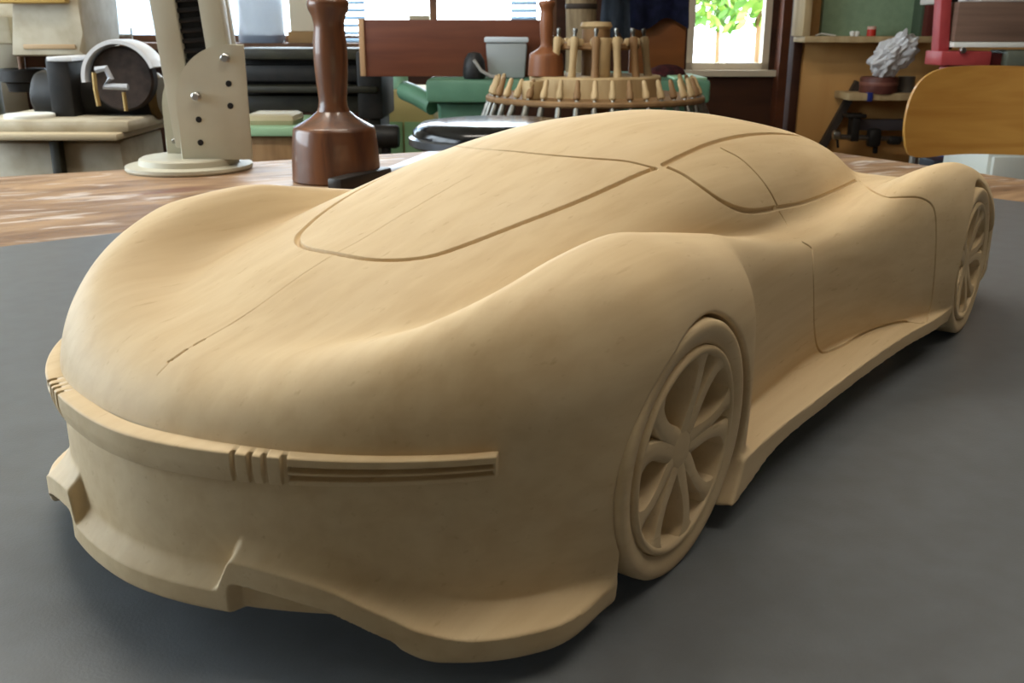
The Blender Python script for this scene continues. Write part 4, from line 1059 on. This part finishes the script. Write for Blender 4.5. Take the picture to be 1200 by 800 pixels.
# ---- chair behind the table
FCH = 2.15
ch = thing('plywood_chair', lx(1150, FCH), FCH, FLOOR, 'chair with curved honey coloured plywood backrest behind the table', 'chair'); fch = Fr(lx(1150, FCH), FCH, FLOOR)
out = [(1057, 170), (1056, 150), (1060, 128), (1068, 108), (1081, 92), (1100, 82), (1125, 78), (1170, 77), (1215, 79), (1240, 86), (1254, 100), (1260, 122), (1262, 150), (1258, 170), (1250, 179), (1235, 182), (1190, 181), (1140, 180), (1110, 181), (1080, 183.5), (1065, 182), (1060, 178)]
pts = spline(out+[out[0]], 4)[:-1]
cxm = fch.p(1159, 130, FCH).x
poly = [fch.p(px, py, FCH) for px, py in pts]
bm = bmesh.new(); ring = []
cz = sum(p.z for p in poly)/len(poly); K = 8; th = .011
def bend(x, z, off): return Vector((x, .55*(x-cxm)**2*-1+off+.08*(z-cz)*1.0, z))
def sheet(off):
    rows = []
    for k in range(K, 0, -1):
        rows.append([bm.verts.new(bend(cxm+(p.x-cxm)*k/K, cz+(p.z-cz)*k/K, off)) for p in poly])
    cv = bm.verts.new(bend(cxm, cz, off)); n = len(poly)
    for a, b in zip(rows, rows[1:]):
        for i in range(n): bm.faces.new((a[i], a[(i+1) % n], b[(i+1) % n], b[i]))
    for i in range(n): bm.faces.new((rows[-1][i], rows[-1][(i+1) % n], cv))
    return rows[0]
ra, rb = sheet(0), sheet(th)
for i in range(len(ra)): bm.faces.new((ra[i], rb[i], rb[(i+1) % len(ra)], ra[(i+1) % len(ra)]))
bmesh.ops.recalc_face_normals(bm, faces=bm.faces)
obj('backrest', bm, mat('honey_ply', (190, 142, 70), .4, .45, rgb2=(172, 122, 56), scale=(3, 3, 22), dist=1.2, coat=.2), ch, ang=50)
for s in (-1, 1):
    x = cxm+s*.14
    obj('frame_tube', tube([(x, .016, cz+.04), (x, .018, cz-.08), (x, -.0, .48), (x, -.0, .45), (x, .04, 0)], .011, 10), steel, ch)
    obj('leg', tube([(x, -.01, .44), (x, -.38, .44), (x, -.42, 0)], .011, 10), steel, ch)
obj('seat', box(.38, .38, .014, (cxm, -.20, .46), .005), MATS['honey_ply'], ch)
# white cabinet and blue bin beyond the table corner
wc_ = thing('white_cabinet', lx(1215, 2.3), 2.3, FLOOR, 'low white cabinet below the chair back', 'cabinet'); fwc = Fr(lx(1215, 2.3), 2.3, FLOOR)
obj('body', fwc.box(1155, 1290, 178, 230, 2.3, 2.54, .004, zb=FLOOR), mat('cool_white', (206, 212, 206), .5), wc_); obj('door', fwc.box(1162, 1285, 184, 230, 2.285, 2.299, .003, zb=FLOOR+.08), mat('cool_white', (0, 0, 0)), wc_)
bl = thing('blue_bin', lx(1122, 2.6), 2.6, FLOOR, 'dark bin filled with blue cloths below the chair back', 'bin'); fbl = Fr(lx(1122, 2.6), 2.6, FLOOR)
obj('bin_body', fbl.box(1092, 1152, 188, 230, 2.56, 2.71, .006, zb=FLOOR), mat('dark_bin', (30, 34, 44), .5), bl)
g = np.random.default_rng(3)
for k in range(9):
    px = 1094+k*6.6; p_ = fbl.p(px, 186+g.uniform(-3, 3), 2.60)
    bm = bmesh.new(); bmesh.ops.create_icosphere(bm, subdivisions=3, radius=1)
    for v in bm.verts: v.co = v.co*(1+.25*mnoise.noise(v.co*2.5+Vector((k, 0, 0)))); v.co = Vector((v.co.x*.012+p_.x, v.co.y*.03+.06, v.co.z*.03+p_.z-.02))
    obj('cloth', bm, [mat('bright_blue_cloth', (52, 92, 158), .8), mat('denim_cloth', (44, 58, 96), .8), mat('pale_blue_cloth', (98, 130, 176), .8)][k % 3], bl, ang=70)

# ---- garden behind the small window
lawn = struct('ground_outside', wallbox(-8, 9, FB+.15, 22, FLOOR-.3, FLOOR-.2), mat('paving', (196, 190, 178), .8, rgb2=(180, 174, 160), scale=(2, 2, 2)))
def shrub(px, f, z0, rx, rz, n, seed, label):
    g = np.random.default_rng(seed); t = thing('garden_shrub', lx(px, f), f, FLOOR-.2, label, 'shrub')
    leafm = [mat('leaf_light', (168, 200, 92), .5, rgb2=(126, 170, 66), scale=(6, 6, 6)), mat('leaf_deep', (92, 138, 58), .5)]
    for q_ in range(2):
        bm = bmesh.new()
        for k in range(n//2):
            d = g.normal(size=3); d /= np.linalg.norm(d); rr = g.uniform(.55, 1)
            c = Vector((d[0]*rx*rr, d[1]*rx*.6*rr, z0-FLOOR+.2+d[2]*rz*rr)); nrm = Vector(g.normal(size=3)).normalized()
            u_ = nrm.orthogonal().normalized(); v_ = nrm.cross(u_); L_ = g.uniform(.05, .10)
            vs = [bm.verts.new(c+u_*L_*a+v_*L_*.5*b) for a, b in ((-1, 0), (-.3, .8), (.4, .7), (1, 0), (.4, -.7), (-.3, -.8))]
            bm.faces.new(vs)
        fo = obj('foliage', bm, leafm[q_], t, smooth=False); fo['kind'] = 'stuff'
    obj('stem', tube([(0, 0, 0), (.03, 0, .5), (0, .02, z0-FLOOR+.2)], [.04, .03, .015], 8), tanwood, t)
shrub(836, 9.9, .75, .55, .62, 900, 4, 'light green leafy shrub outside the small window')
shrub(882, 7.6, .95, .35, .8, 600, 6, 'taller green shrub at the right edge of the garden window')
hw = struct('house_outside', wallbox(lx(60, 9.0), lx(270, 9.0), 9.0, 9.4, FLOOR-.2, 2.6), mat('pale_house_wall', (150, 168, 186), .8, rgb2=(138, 156, 176), scale=(1, 1, 9)))
bx_ = thing('garden_bench', lx(868, 9.5), 9.5, FLOOR-.2, 'pale blue garden bench outside under the shrubs', 'bench'); fx = Fr(lx(868, 9.5), 9.5, FLOOR-.2)
blu = mat('pale_blue_paint', (140, 168, 206), .6)
obj('backboard', fx.box(852, 893, 55, 78, 9.5, 9.56, .02), blu, bx_); obj('seat', fx.box(850, 895, 92, 97, 9.2, 9.5, .01), blu, bx_)
for x in (852, 888): obj('leg', fx.box(x, x+4, 78, 90, 9.48, 9.54, .005, zb=FLOOR-.2), blu, bx_)
